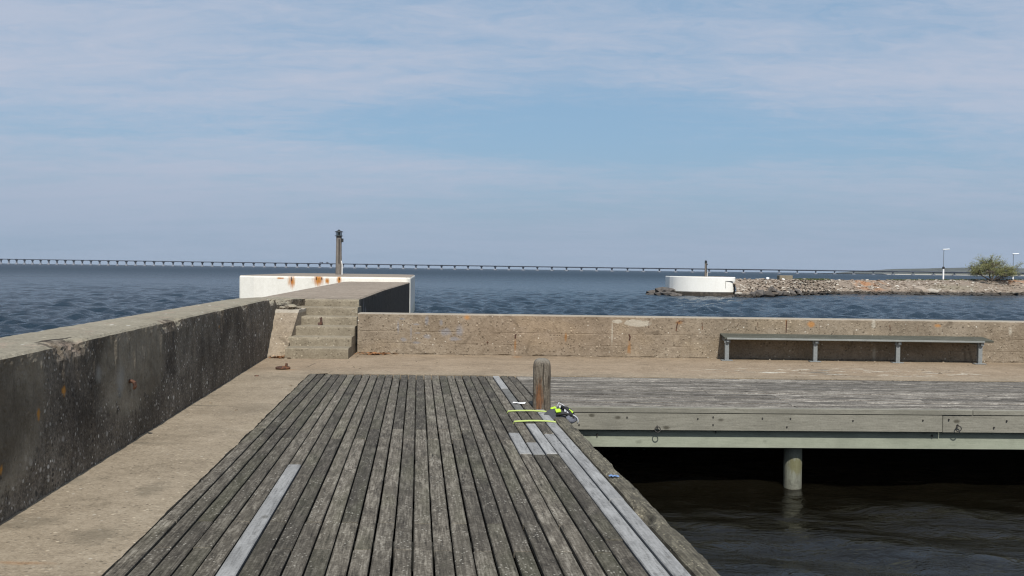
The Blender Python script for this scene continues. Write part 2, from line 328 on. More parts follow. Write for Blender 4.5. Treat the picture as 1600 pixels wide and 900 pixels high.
def rust_col(n, o): return n.ramp(n.noise(o, 30, 4), [(0.3, (0.10, 0.032, 0.010)), (0.6, (0.32, 0.13, 0.035)), (0.8, (0.45, 0.22, 0.07))])
def wall_extra(n, o, col, b, c):
    x, y, z = n.sep(o)
    # shutter-board joints
    wob = n.math('MULTIPLY', n.math('SUBTRACT', n.noise(n.map(o, (1, 0, 0)), 2.0, 3), 0.5), 0.03)
    for zc, lo, hi, st in ((0.42, 0.50, 0.64, 0.30), (0.20, 0.53, 0.66, 0.28), (0.015, 0.44, 0.58, 0.75)):
        ln = n.math('SUBTRACT', 1.0, n.step(n.math('ABSOLUTE', n.math('SUBTRACT', n.math('ADD', z, wob), zc)), 0.004, 0.014))
        ln = n.math('MULTIPLY', ln, n.step(n.noise(n.map(o, (1, 0, 0), (zc * 9, 0, 0)), 1.6, 5, 0.7), lo, hi))
        col = n.mix(n.math('MULTIPLY', ln, st), col, (0.07, 0.055, 0.038))
    lv = n.noise(n.map(o, (1, 1, 1.6), (3, 3, 1)), 0.75, 5, 0.6, 0.4)
    col = n.mix(n.math('MULTIPLY', n.step(lv, 0.5, 0.68), 0.45), col, n.mix(1.0, col, (0.66, 0.63, 0.58), 'MULTIPLY'))
    col = n.mix(n.math('MULTIPLY', n.step(lv, 0.48, 0.34), 0.35), col, n.mix(1.0, col, (1.2, 1.16, 1.04), 'MULTIPLY'))
    vcrk = n.voro(n.map(o, (0.35, 0.0, 0.25)), 2.2, 'Distance', 'DISTANCE_TO_EDGE')
    vm = n.math('MULTIPLY', n.math('SUBTRACT', 1.0, n.step(n.math('ADD', vcrk, n.math('MULTIPLY', n.math('SUBTRACT', b, 0.5), 0.05)), 0.006, 0.022)), n.step(n.noise(o, 1.4, 2), 0.5, 0.6))
    col = n.mix(n.math('MULTIPLY', vm, 0.5), col, (0.08, 0.062, 0.042))
    # warmer pink middle, yellower right
    col = n.mix(n.math('MULTIPLY', n.blob(o, (0.6, 16.5, 0.5), (3.2, 3, 0.9), 0.9), 0.4), col, n.mix(1.0, col, (1.06, 0.93, 0.86), 'MULTIPLY'))
    # faint worn blue-grey paint scrawl
    S = [(-2.10, 0.50, 0.030, 0.18), (-2.02, 0.66, 0.08, 0.028), (-2.00, 0.28, 0.08, 0.05), (-1.86, 0.42, 0.030, 0.20), (-1.76, 0.56, 0.09, 0.024), (-1.74, 0.40, 0.08, 0.022), (-1.74, 0.22, 0.10, 0.03),
         (-1.57, 0.64, 0.05, 0.10), (-1.56, 0.34, 0.09, 0.06), (-1.30, 0.60, 0.05, 0.09), (-1.22, 0.42, 0.14, 0.10), (-0.96, 0.45, 0.10, 0.13), (-1.05, 0.30, 0.16, 0.05)]
    gm = n.any([n.blob(o, (a, 16.55, q), (rx, 0.6, rz), 0.7, b) for a, q, rx, rz in S])
    col = n.mix(n.math('MULTIPLY', gm, 0.55), col, (0.205, 0.212, 0.235))
    # pale repair patches and lime runs
    pm = n.any([n.blob(o, (2.30, 16.43, 0.64), (0.27, 0.6, 0.075), 0.25, b), n.blob(o, (1.95, 16.45, 0.66), (0.12, 0.6, 0.04), 0.3, b), n.blob(o, (6.6, 16.3, 0.66), (0.05, 0.6, 0.12), 0.7, b),
                n.blob(o, (1.85, 16.4, 0.45), (0.012, 0.6, 0.30), 0.5, c), n.blob(o, (9.05, 16.2, 0.58), (0.05, 0.6, 0.11), 0.8, b), n.blob(o, (6.62, 16.3, 0.14), (0.06, 0.6, 0.2), 0.8, b)])
    col = n.mix(n.math('MULTIPLY', pm, 0.75), col, (0.42, 0.385, 0.315))
    # rust runs and orange lichen
    bc = n.math('ADD', n.math('MULTIPLY', b, 0.45), n.math('MULTIPLY', c, 0.55))
    R = [(0.07, 0.19, 0.035, 0.20), (2.17, 0.17, 0.05, 0.20), (3.07, 0.66, 0.09, 0.05), (5.02, 0.66, 0.02, 0.12), (1.0, 0.37, 0.03, 0.10)]
    rm = n.any([n.blob(o, (a, 16.4, q), (rx, 0.6, rz), 0.8, b) for a, q, rx, rz in R])
    col = n.mix(n.math('MULTIPLY', rm, 0.75), col, (0.26, 0.125, 0.04))
    lm = n.any([n.blob(o, (5.47, 16.35, 0.66), (0.085, 0.6, 0.07), 0.6, bc), n.blob(o, (-0.83, 16.5, 0.70), (0.085, 0.6, 0.06), 0.8, bc), n.blob(o, (7.75, 16.3, 0.66), (0.09, 0.6, 0.05), 0.9, bc)])
    col = n.mix(n.math('MULTIPLY', lm, 0.6), col, (0.46, 0.19, 0.03))
    return n.mix(n.math('MULTIPLY', n.step(z, 0.735, 0.75), 0.35), col, (0.46, 0.44, 0.38))
M['wall'] = concrete('wall_concrete', (0.258, 0.210, 0.154), (0.155, 0.124, 0.088), (0.35, 0.296, 0.226), agg=0.4, agg_scale=19, pit=0.7, stain=0.22, extra=wall_extra, bump=1.0, white=0.9, grit=0.5, gs=0.75)
M['step'] = concrete('step_concrete', (0.240, 0.206, 0.150), (0.145, 0.122, 0.087), (0.335, 0.295, 0.222), agg=0.35, agg_scale=22, pit=0.6, stain=0.3, bump=0.8, white=0.4, grit=0.6, gs=0.8,
    extra=lambda n, o, col, b, c: n.mix(n.math('MULTIPLY', n.any([n.blob(o, (-3.33, 16.9, 0.60), (0.10, 0.3, 0.07), 0.3, b)]), 0.55), n.mix(n.math('MULTIPLY', n.blob(o, (-4.22, 17.15, 0.8), (0.10, 0.2, 0.05), 0.6, b), 0.7), col, (0.40, 0.17, 0.03)), (0.40, 0.375, 0.31)))

def parapet_extra(n, o, col, b, c):
    """black-lichened inner face with exposed pebbles; smooth rendered patches; bare top"""
    x, y, z = n.sep(o)
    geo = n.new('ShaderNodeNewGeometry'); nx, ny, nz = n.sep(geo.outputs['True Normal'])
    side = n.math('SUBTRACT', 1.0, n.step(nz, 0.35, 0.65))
    yz = n.comb(0.0, y, z)
    big = n.noise(yz, 0.9, 4, 0.6, 0.5); mid = n.noise(yz, 5, 5, 0.7); fin = n.noise(o, 45, 4, 0.75)
    vd = n.voro(o, 30, 'Distance'); vr, vg, vb = n.sep(n.voro(o, 30, 'Color'))
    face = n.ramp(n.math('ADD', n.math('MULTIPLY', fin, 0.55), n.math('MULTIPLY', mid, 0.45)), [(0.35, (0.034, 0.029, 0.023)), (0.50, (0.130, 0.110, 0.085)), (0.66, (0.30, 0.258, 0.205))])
    for sc_, th_, w_ in ((30, 0.42, 0.95), (20, 0.55, 0.95), (12, 0.76, 0.9)):
        vd = n.voro(o, sc_, 'Distance'); vr, vg, vb = n.sep(n.voro(o, sc_, 'Color'))
        pb = n.math('MULTIPLY', n.math('MULTIPLY', n.math('SUBTRACT', 1.0, n.step(vd, 0.18, 0.36)), n.step(vr, th_, th_ + 0.12)), n.step(n.noise(yz, 2.2, 4, 0.7), 0.28, 0.50))
        face = n.mix(n.math('MULTIPLY', pb, w_), face, n.ramp(vg, [(0.1, (0.04, 0.035, 0.03)), (0.4, (0.18, 0.16, 0.135)), (0.75, (0.40, 0.37, 0.32)), (1.0, (0.75, 0.71, 0.64))]))
    # grey-brown render left on the upper part, in ragged bays
    lim = n.math('ADD', 0.62, n.math('MULTIPLY', n.math('SUBTRACT', big, 0.5), 1.3))
    ren = n.step(n.math('ADD', n.math('SUBTRACT', z, lim), n.math('MULTIPLY', n.math('SUBTRACT', mid, 0.5), 0.55)), -0.06, 0.05)
    bay = n.any([n.blob(yz, (0, 5.5, 0.8), (1, 0.75, 0.75), 0.25), n.blob(yz, (0, 8.2, 0.75), (1, 1.15, 0.60), 0.3)])
    ren = n.math('MULTIPLY', n.math('MAXIMUM', n.math('MULTIPLY', ren, 0.15), n.math('MULTIPLY', bay, n.step(n.math('ADD', mid, n.math('MULTIPLY', z, 0.25)), 0.46, 0.54))), 0.9)
    rc = n.ramp(n.math('ADD', n.math('MULTIPLY', mid, 0.6), n.math('MULTIPLY', fin, 0.4)), [(0.3, (0.150, 0.126, 0.090)), (0.5, (0.225, 0.192, 0.142)), (0.7, (0.34, 0.298, 0.230))])
    face = n.mix(ren, face, rc)
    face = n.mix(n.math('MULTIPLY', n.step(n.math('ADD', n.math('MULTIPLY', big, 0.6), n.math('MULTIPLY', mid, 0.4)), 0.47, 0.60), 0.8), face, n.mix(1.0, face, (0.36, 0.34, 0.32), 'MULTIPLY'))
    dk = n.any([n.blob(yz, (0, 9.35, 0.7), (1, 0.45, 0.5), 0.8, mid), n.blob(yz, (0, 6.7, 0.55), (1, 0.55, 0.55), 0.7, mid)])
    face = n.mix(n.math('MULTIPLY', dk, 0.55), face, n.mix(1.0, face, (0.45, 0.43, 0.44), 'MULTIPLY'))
    drip = n.math('MULTIPLY', n.step(n.noise(n.comb(0.0, n.math('MULTIPLY', y, 5.0), n.math('MULTIPLY', z, 0.35)), 1.0, 4, 0.7), 0.54, 0.66), n.step(n.math('ADD', z, n.math('MULTIPLY', mid, 0.5)), 0.55, 1.1))
    face = n.mix(n.math('MULTIPLY', drip, 0.28), face, (0.035, 0.030, 0.026))
    pale = n.any([n.blob(yz, (0, 7.75, 0.62), (1, 0.14, 0.22), 0.9, mid), n.blob(yz, (0, 7.2, 0.72), (1, 0.10, 0.10), 0.9, mid)])
    face = n.mix(n.math('MULTIPLY', pale, 0.6), face, (0.29, 0.28, 0.25))
    ora = n.any([n.blob(yz, (0, 6.48, 0.68), (1, 0.055, 0.05), 0.8, fin), n.blob(yz, (0, 6.05, 0.58), (1, 0.04, 0.055), 0.8, fin), n.blob(yz, (0, 5.48, 0.33), (1, 0.03, 0.04), 0.8, fin), n.blob(yz, (0, 11.8, 0.8), (1, 0.05, 0.03), 0.8, fin)])
    face = n.mix(n.math('MULTIPLY', ora, 0.85), face, (0.42, 0.19, 0.03))
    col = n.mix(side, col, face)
    rub = n.math('MULTIPLY', n.any([n.blob(o, (-3.27, 6.62, 0.99), (0.19, 0.42, 0.13), 0.35, b), n.blob(o, (-3.60, 9.45, 0.99), (0.11, 0.34, 0.09), 0.4, b)]), 0.9)
    col = n.mix(rub, col, n.ramp(n.math('ADD', n.math('MULTIPLY', fin, 0.7), n.math('MULTIPLY', vd, 0.5)), [(0.35, (0.028, 0.022, 0.017)), (0.60, (0.085, 0.068, 0.050)), (0.9, (0.26, 0.22, 0.175))]))
    col = n.mix(n.math('MULTIPLY', n.blob(o, (-3.43, 6.72, 1.03), (0.02, 0.34, 0.06), 0.3, b), 0.9), col, (0.02, 0.016, 0.012))
    # pink-worn skin and shell-white flecks on the top
    tp = n.math('MULTIPLY', n.step(n.noise(n.map(o, (1, 0.5, 1)), 4.0, 5, 0.7), 0.55, 0.62), n.math('SUBTRACT', 1.0, side))
    col = n.mix(n.math('MULTIPLY', tp, 0.4), col, (0.30, 0.225, 0.175))
    fl = n.math('MULTIPLY', n.math('SUBTRACT', 1.0, n.step(n.voro(n.map(o, (1.0, 0.45, 1)), 6, 'Distance'), 0.07, 0.13)), n.math('SUBTRACT', 1.0, side))
    return n.mix(n.math('MULTIPLY', fl, 0.75), col, (0.66, 0.64, 0.58))
M['parapet'] = concrete('parapet_concrete', (0.252, 0.226, 0.170), (0.160, 0.142, 0.106), (0.35, 0.320, 0.252), agg=0.3, agg_scale=24, pit=0.4, stain=0.25, grit=0.4, extra=parapet_extra, bump=0.8, white=0.3)
def mole_extra(n, o, col, b, c):
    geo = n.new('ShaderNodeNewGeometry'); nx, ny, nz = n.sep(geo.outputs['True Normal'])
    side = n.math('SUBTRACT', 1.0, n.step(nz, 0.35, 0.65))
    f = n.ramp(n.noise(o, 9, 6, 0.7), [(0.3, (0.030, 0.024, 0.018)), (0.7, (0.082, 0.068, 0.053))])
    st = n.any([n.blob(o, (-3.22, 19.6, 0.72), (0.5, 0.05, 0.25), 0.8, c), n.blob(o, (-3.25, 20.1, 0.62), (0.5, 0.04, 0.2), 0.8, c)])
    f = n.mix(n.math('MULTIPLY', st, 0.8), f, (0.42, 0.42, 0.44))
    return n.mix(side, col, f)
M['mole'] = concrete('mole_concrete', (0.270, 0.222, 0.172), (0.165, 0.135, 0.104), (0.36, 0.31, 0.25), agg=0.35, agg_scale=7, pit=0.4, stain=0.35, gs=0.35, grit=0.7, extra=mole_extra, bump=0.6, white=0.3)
def white_extra(rusts):
    def ex(n, o, col, b, c):
        x, y, z = n.sep(o)
        if rusts:
            drip = n.noise(n.map(o, (1, 1, 0.12)), 9, 4, 0.7)
            rm = n.any([n.blob(o, (a, 40.0, q), (rx, 1.2, rz), 0.8, drip) for a, q, rx, rz in rusts])
            col = n.mix(rm, col, n.ramp(drip, [(0.3, (0.50, 0.28, 0.08)), (0.55, (0.42, 0.15, 0.03)), (0.75, (0.16, 0.04, 0.012))]))
            geo = n.new('ShaderNodeNewGeometry'); nx, ny, nz = n.sep(geo.outputs['True Normal'])
            top = n.step(nz, 0.8, 0.95)
            col = n.mix(top, col, n.ramp(n.noise(o, 3, 6, 0.7), [(0.3, (0.17, 0.145, 0.115)), (0.7, (0.29, 0.245, 0.2))]))
        gr = n.math('MULTIPLY', n.math('SUBTRACT', 1.0, n.step(n.math('ADD', z, n.math('MULTIPLY', b, 0.25)), -0.50, -0.05)), 0.45)
        return n.mix(gr, col, (0.50, 0.48, 0.33))
    return ex
def white_mat(name, rusts, far):
    return concrete(name, (0.80, 0.775, 0.695), (0.68, 0.655, 0.575), (0.90, 0.88, 0.81), agg=0.03, agg_scale=9, pit=0.15, stain=0.22, extra=white_extra(rusts), bump=0.25, white=0.0, streak=1, grit=0.0)
M['white_near'] = white_mat('whitewash', [(-9.85, 0.93, 0.20, 0.42), (-8.65, 1.02, 0.34, 0.38), (-8.25, 0.98, 0.12, 0.2), (-7.72, 1.02, 0.14, 0.30), (-10.35, 1.08, 0.25, 0.06)], False)
M['white_far'] = concrete('whitewash_opposite', (0.88, 0.87, 0.81), (0.80, 0.78, 0.71), (0.93, 0.92, 0.87), agg=0.03, agg_scale=9, pit=0.1, stain=0.08, extra=white_extra([]), bump=0.2, white=0.0, streak=1, grit=0.0)
M['footing'] = plain('wet_footing', (0.040, 0.032, 0.023), 0.7, var=0.5, scale=6, col2=(0.085, 0.072, 0.055))
M['iron'] = plain('rusty_iron', (0.062, 0.030, 0.020), 0.8, 0.1, 0.5, 40, (0.15, 0.062, 0.026))
M['darkiron'] = plain('dark_iron', (0.042, 0.039, 0.036), 0.6, 0.3, 0.4, 40, (0.10, 0.055, 0.03), (0.6, 0.75))
M['galv'] = plain('galvanised_steel', (0.21, 0.225, 0.225), 0.6, 0.25, 0.2, 25)
M['seat'] = wood('seat_board', (0.03, 0.031, 0.024), (0.075, 0.076, 0.060), (0.14, 0.14, 0.115), speck=0.3, axis='x', vary=0.2)
M['rail'] = wood('bench_rail', (0.15, 0.155, 0.145), (0.23, 0.24, 0.225), (0.31, 0.32, 0.30), speck=0.0, axis='x', vary=0.0, fresh=0.8)
M['base'] = plain('underdeck_shade_black', (0.010, 0.010, 0.008), 0.95, 0, 0.5, 5)  # ground and joists coloured near black so the plank gaps read as shade
M['shadewall'] = plain('shade_black_quay_wall', (0.014, 0.013, 0.010), 0.9, 0, 0.5, 4)  # near black colour stands in for the deep shade under the jetty
M['neon'] = plain('neon_webbing', (0.46, 0.56, 0.16), 0.7, 0, 0.15, 200)
M['neon2'] = plain('neon_tab', (0.36, 0.56, 0.03), 0.5, 0, 0.1, 100)
M['padding'] = plain('grey_padding', (0.045, 0.047, 0.052), 0.9, 0, 0.35, 120)
M['black'] = plain('black_webbing', (0.012, 0.012, 0.013), 0.7, 0, 0.3, 150)
M['pale'] = plain('pale_plastic', (0.42, 0.43, 0.45), 0.4, 0, 0.08, 60)
M['meshgrey'] = plain('grey_mesh_cloth', (0.10, 0.105, 0.125), 0.9, 0, 0.5, 160)
M['paper'] = plain('paper', (0.75, 0.75, 0.73), 0.9, 0, 0.05, 60)
M['bluecloth'] = plain('blue_plastic', (0.12, 0.20, 0.36), 0.7, 0, 0.3, 60)
M['lantern'] = plain('lantern_metal', (0.022, 0.024, 0.024), 0.5, 0.2, 0.4, 60)
M['lens'] = plain('lantern_lens', (0.10, 0.13, 0.12), 0.15, 0, 0.2, 40)
M['conduit'] = plain('white_conduit', (0.74, 0.74, 0.72), 0.5, 0, 0.05, 60)
M['leaf'] = plain('dry_leaf', (0.25, 0.115, 0.045), 0.85, 0, 0.5, 60)
M['bridge'] = plain('haze_tinted_concrete', (0.105, 0.125, 0.165), 0.9, 0, 0.15, 0.1)  # blue fading by distance haze is put into this colour
M['bridge_pier'] = plain('haze_tinted_pier_concrete', (0.16, 0.175, 0.205), 0.9, 0, 0.25, 0.2)  # piers paled towards the sky: haze painted into the colour
M['lamp_white'] = plain('lamp_white', (0.80, 0.81, 0.80), 0.4, 0, 0.03, 20)
M['lamp_pole'] = plain('lamp_pole_steel', (0.16, 0.18, 0.19), 0.5, 0.3, 0.1, 20)
M['bark'] = plain('bark', (0.075, 0.060, 0.048), 0.9, 0, 0.4, 12)
M['land'] = plain('far_woodland', (0.062, 0.070, 0.062), 0.95, 0, 0.35, 0.03)
M['beach'] = plain('beach_sand', (0.42, 0.39, 0.33), 0.95, 0, 0.1, 0.02)
M['grass'] = plain('grass_blades', (0.070, 0.085, 0.030), 0.9, 0, 0.4, 8)
mt, n = material('tree_leaf'); r = n.noise(n.obj(), 1.6, 3)
n.out(n.ramp(r, [(0.3, (0.095, 0.105, 0.032)), (0.55, (0.150, 0.155, 0.052)), (0.75, (0.21, 0.185, 0.075))]), 0.8); M['tree_leaf'] = mt
def rock_mat(name, wet):
    mt, n = material(name); o = n.obj(); g = n.new('ShaderNodeNewGeometry')
    p = g.outputs['Position']; x, y, z = n.sep(p)
    isl = g.outputs['Random Per Island']; ob = n.rnd()
    rr = n.math('FRACT', n.math('ADD', isl, n.math('MULTIPLY', ob, 7.3)))
    c = n.ramp(rr, [(0.0, (0.155, 0.125, 0.095)), (0.3, (0.235, 0.190, 0.148)), (0.55, (0.285, 0.235, 0.185)), (0.8, (0.33, 0.285, 0.23)), (0.93, (0.38, 0.345, 0.29)), (1.0, (0.60, 0.57, 0.50))])
    sp = n.noise(p, 4.5, 6, 0.7)
    c = n.mix(n.step(sp, 0.5, 0.75), c, n.mix(1.0, c, (0.60, 0.56, 0.52), 'MULTIPLY'))
    orr = n.math('MULTIPLY', n.math('MAXIMUM', n.blob(p, (44.5, 111.5, 0.2), (3.0, 5, 1.2), 0.7), n.blob(p, (66, 116, 0.8), (4.0, 5, 0.6), 0.7)), n.step(n.noise(p, 0.9, 4), 0.45, 0.6))
    c = n.mix(n.math('MULTIPLY', orr, 0.7), c, (0.34, 0.155, 0.060))
    grn = n.math('MULTIPLY', n.blob(p, (56, 112, 0), (5, 5, 0.6), 0.8), 0.35)
    c = n.mix(grn, c, (0.17, 0.165, 0.10))
    wl = n.math('SUBTRACT', 1.0, n.step(n.math('ADD', z, n.math('MULTIPLY', sp, 0.5)), -0.50, -0.20))
    c = n.mix(n.math('MULTIPLY', wl, wet), c, (0.022, 0.018, 0.014))
    n.out(c, 0.85, n.bump(sp, 0.6, 0.1)); return mt
M['rock'] = rock_mat('breakwater_stone', 0.9)
M['rock_dark'] = plain('dark_boulder', (0.085, 0.075, 0.066), 0.85, 0, 0.45, 3)

def water(name, deep, rough, layers, spec=0.5, foam=False):
    mt, n = material(name); p = n.new('ShaderNodeNewGeometry').outputs['Position']
    nrm = None
    for sc, st, scale, dist in layers:
        h = n.noise(n.map(p, sc), scale, 5, 0.62, 0.5)
        nrm = n.bump(h, st, dist, nrm)
    col = n.mix(n.step(n.noise(n.map(p, (0.004, 0.012, 0.0)), 1.0, 4), 0.35, 0.7), deep, tuple(q * 1.35 for q in deep))
    if foam:
        f = n.math('MULTIPLY', n.step(n.noise(n.map(p, (0.45, 0.9, 0)), 1.0, 6, 0.72), 0.745, 0.78), n.step(n.noise(n.map(p, (0.03, 0.05, 0), (3, 2, 0)), 1.0, 3), 0.5, 0.6))
        col = n.mix(n.math('MULTIPLY', f, 0.8), col, (0.55, 0.58, 0.60))
    if foam:   # waves too small for the mesh far out: their slopes become surface roughness
        far = n.step(n.math('LOGARITHM', n.vmath('LENGTH', p), 10.0), 1.9, 2.8)
        rough = n.math('ADD', rough, n.math('MULTIPLY', far, 0.32)); spec = n.math('SUBTRACT', spec, n.math('MULTIPLY', far, 0.15))
    n.out(col, rough, nrm, IOR=1.333, Specular_IOR_Level=spec); return mt
M['sea'] = water('sea_water', (0.010, 0.022, 0.035), 0.14, [((1.1, 2.0, 0), 0.7, 1.6, 0.30), ((1, 1.6, 0), 0.6, 5.5, 0.07)], 0.42, True)
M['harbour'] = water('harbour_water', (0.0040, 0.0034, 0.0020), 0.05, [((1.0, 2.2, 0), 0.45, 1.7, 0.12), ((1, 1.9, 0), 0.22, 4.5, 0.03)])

# ------------------------------------------------------------------ sea and harbour water
WL = -1.0
def build_sea():
    rng = np.random.default_rng(3)
    rr = [5.0]
    while rr[-1] < 27: rr.append(rr[-1] * 1.035)
    while rr[-1] < 2300: rr.append(rr[-1] * 1.0056)
    while rr[-1] < 40000: rr.append(rr[-1] * 1.12)
    rr = np.array(rr)
    a_front = np.radians(np.linspace(-37, 37, 540)); a_back = np.radians(np.linspace(37, 323, 90)[1:-1])
    ang = np.concatenate([a_front, a_back]); W = len(ang); H = len(rr)
    Rg, Ag = np.meshgrid(rr, ang, indexing='ij')
    X = Rg * np.sin(Ag); Y = Rg * np.cos(Ag)
    sp = np.gradient(rr)[:, None] * np.ones_like(X)
    Z = np.zeros_like(X)
    K = 80
    lam = np.exp(rng.uniform(np.log(0.5), np.log(2.6), K))
    th = rng.normal(math.radians(96), math.radians(44), K)
    ph = rng.uniform(0, 2 * np.pi, K)
    for l, t, p in zip(lam, th, ph):
        amp = 0.0112 * l ** 0.80
        fade = np.clip((l / sp - 2.2) / 2.0, 0, 1)
        q = 2 * np.pi / l * (X * math.cos(t) + Y * math.sin(t)) + p
        s = np.sin(q + 0.35 * np.sin(q))
        Z += amp * fade * s
    gust = 0.85 + 0.35 * np.sin(X / 23 + 1.3) * np.sin(Y / 31 + 0.4)
    Z *= gust
    Z[:, 540:] = 0
    inside = (Y < 16.4) & (X > -4.2)
    Z = np.where(inside, -0.35, Z)
    Z = np.where(Rg > 2300, 0, Z) + WL
    V = np.stack([X, Y, Z], -1).reshape(-1, 3)
    i = np.arange(H - 1)[:, None]; j = np.arange(W)[None, :]; j2 = (j + 1) % W
    F = np.stack([i * W + j, i * W + j2 + 0 * i, (i + 1) * W + j2, (i + 1) * W + j], -1).reshape(-1, 4)
    F = F[:, ::-1]
    me = bpy.data.meshes.new('sea'); me.vertices.add(len(V)); me.vertices.foreach_set('co', V.ravel())
    me.loops.add(F.size); me.loops.foreach_set('vertex_index', F.ravel().astype(np.int32))
    me.polygons.add(len(F)); me.polygons.foreach_set('loop_start', np.arange(0, F.size, 4, dtype=np.int32))
    me.polygons.foreach_set('use_smooth', np.ones(len(F), bool))
    me.update(calc_edges=True); me.validate(); me.materials.append(M['sea'])
    tag(link('sea', me), 'dark blue choppy sea reaching to the horizon', kind='structure')
build_sea()
def build_harbour():
    b = MB(); P = []
    rng = random.Random(5)
    comps = [(math.exp(rng.uniform(math.log(0.35), math.log(2.2))), rng.gauss(math.radians(80), 0.5), rng.uniform(0, 6.28)) for _ in range(22)]
    ys = [-8 + 0.5 * i for i in range(24)] + [4.0 + 0.055 * i for i in range(130)] + [11.2, 12, 13.6]
    xs = [0.1 + 0.06 * i for i in range(130)] + [8.2, 9, 10, 12, 15, 20, 26]
    for y in ys:
        row = []
        for x in xs:
            z = WL
            if 4 <= y <= 11.2 and x < 8:
                for l, t, p in comps: z += 0.0062 * l ** 1.0 * math.sin(6.283 / l * (x * math.cos(t) + y * math.sin(t)) + p)
            row.append((x, y, z))
        P.append(row)
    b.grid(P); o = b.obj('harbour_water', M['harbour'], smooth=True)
    tag(o, 'near black sheltered harbour water under the jetty', kind='structure')
build_harbour()

# ------------------------------------------------------------------ quay
SL = -0.105
def deck_x(c, y): return c + SL * (y - 13.4)
def par_in(y):                                    # inner foot of the parapet
    return -3.118 - 0.1145 * (y - 5.45)
def par_out(y): return -3.99 - 0.1075 * (y - 6.98)
def quay():
    b = MB(); P = []; SK = []
    y = -6.0
    while y <= 16.95:
        x0 = par_in(y) - 0.1; x1 = deck_x(-3.017, y) - 0.014 + 0.016 * fbm(y * 2.3, 1, 0) + 0.012 * fbm(y * 9, 4, 0)
        if y > 13.42: x1 = -2.75
        row = [(x0 + (x1 - x0) * k / 8, y, 0.004 + 0.006 * fbm(x0 + k * 0.25, y * 1.5) - (0.012 if k == 8 and y < 13.4 else 0)) for k in range(9)]
        if y < 13.42: SK.append([row[-1], (x1 + 0.002, y, -0.35)])
        P.append(row); y += 0.07 if y > 3 else 0.5
    b.grid(P); b.grid(SK)
    o = b.obj('quay_strip', M['apron'], smooth=True); tag(o, 'bare tan concrete strip between the boardwalk and the dark parapet', kind='structure')
    b = MB(); P = []; SK = []
    x = -2.755
    while x <= 26:
        row = []
        y0 = 13.42 + 0.012 * fbm(x * 3, 7, 0); ys = [y0 - 0.002, y0] + [y0 + (16.9 - y0) * k / 14 for k in range(1, 15)]
        for k, y in enumerate(ys[1:]): row.append((x, y, 0.004 + 0.006 * fbm(x, y * 1.5, 2)))
        P.append(row); SK.append([row[0], (x, y0 - 0.002, -0.5)]); x += 0.09 if x < 10 else 0.6
    b.grid(P); b.grid(SK)
    o = b.obj('quay_apron', M['apron'], smooth=True); tag(o, 'pinkish concrete apron in front of the low wall with the bench', kind='structure')
    b = MB(); b.prism([(deck_x(-3.3, -6), -6), (deck_x(0.17, -6), -6), (deck_x(0.17, 13.6), 13.6), (deck_x(-3.3, 13.6), 13.6)], -3.5, -0.30)
    tag(b.obj('quay_base', M['base']), 'ground beneath the boardwalk, coloured near black as shade in the gaps', kind='structure')
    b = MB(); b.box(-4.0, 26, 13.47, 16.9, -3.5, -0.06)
    tag(b.obj('quay_face', M['shadewall']), 'quay face under the jetty, its shade coloured in near black', kind='structure')
quay()

# ------------------------------------------------------------------ left boardwalk: every plank an object
def plank_mesh(name, L, w, h, mat, shear=0.0, bev=0.006):
    b = MB()
    hw = w / 2; hl = L / 2
    b.prism([(-hw, -hl + shear * hw), (hw, -hl - shear * hw), (hw, hl - shear * hw), (-hw, hl + shear * hw)], -h, 0)
    return b.mesh(name, mat, bevel=bev)
A = math.atan(-SL)
walk = empty('boardwalk', (deck_x(-1.5, 6.5), 6.5, 0))
tag(walk, 'wide boardwalk of long dark grey planks running away to the concrete apron', 'boardwalk')
PITCHW = 3.0753 / 27
cache = {}
rng = random.Random(11)
def put_plank(col, y0, y1, kind='plank', label=None, lift=0.0):
    c = -3.017 + PITCHW * (col + 0.5) + rng.uniform(-0.0025, 0.0025)
    L = round((y1 - y0 - 0.004) / math.cos(A), 3); w = (PITCHW - 0.0135 + rng.choice((-0.003, 0, 0.003))) * math.cos(A)
    key = (L, round(w, 4), kind)
    if key not in cache: cache[key] = plank_mesh('plank', L, w, 0.045, M[kind], math.tan(A))
    ym = (y0 + y1) / 2
    o = link('plank', cache[key], walk, (deck_x(c, ym) - walk.location.x, ym - walk.location.y, rng.uniform(-0.0045, 0.001) + lift),
             (rng.uniform(-0.0006, 0.0006), rng.uniform(-0.015, 0.015), A + rng.uniform(-0.0006, 0.0006)))
    if label: o['label'] = label
EVEN = [13.39, 8.87, 5.60, 2.3, -1.2]; ODD = [13.39, 8.36, 5.06, 1.8, -1.2]
NEW = 'newer pale grey plank'
SPEC = {5: [(13.39, 8.36, 0), (8.36, 7.22, 0), (7.22, 3.9, 1), (3.9, -1.2, 0)],
        22: [(13.39, 8.75, 0), (8.75, 7.76, 1), (7.76, 5.6, 0), (5.6, 2.3, 0), (2.3, -1.2, 0)],
        23: [(13.39, 9.02, 0), (9.02, 8.28, 0), (8.28, 7.74, 1), (7.74, 5.06, 0), (5.06, -1.2, 0)],
        24: [(13.39, 12.0, 1), (12.0, 10.1, 2), (10.1, 9.26, 0), (9.26, 7.76, 1), (7.76, 5.3, 0), (5.3, -1.2, 0)],
        25: [(13.39, 8.72, 0), (8.72, 4.1, 1), (4.1, -1.2, 1)],
        26: [(13.39, 10.52, 0), (10.21, 6.24, 1), (6.24, -1.2, 1)]}
for col in range(27):
    if col in SPEC:
        for y1, y0, k in SPEC[col]:
            put_plank(col, y0, y1, ('plank', 'plank_new', 'plank_mid')[k], NEW if k == 1 else None, 0.002 if k == 1 else 0)
    else:
        br = list(EVEN if col % 2 == 0 else ODD)
        if col in (4, 11, 17): br.insert(1, 11.4)
        for a_, b_ in zip(br[:-1], br[1:]): put_plank(col, b_, a_)
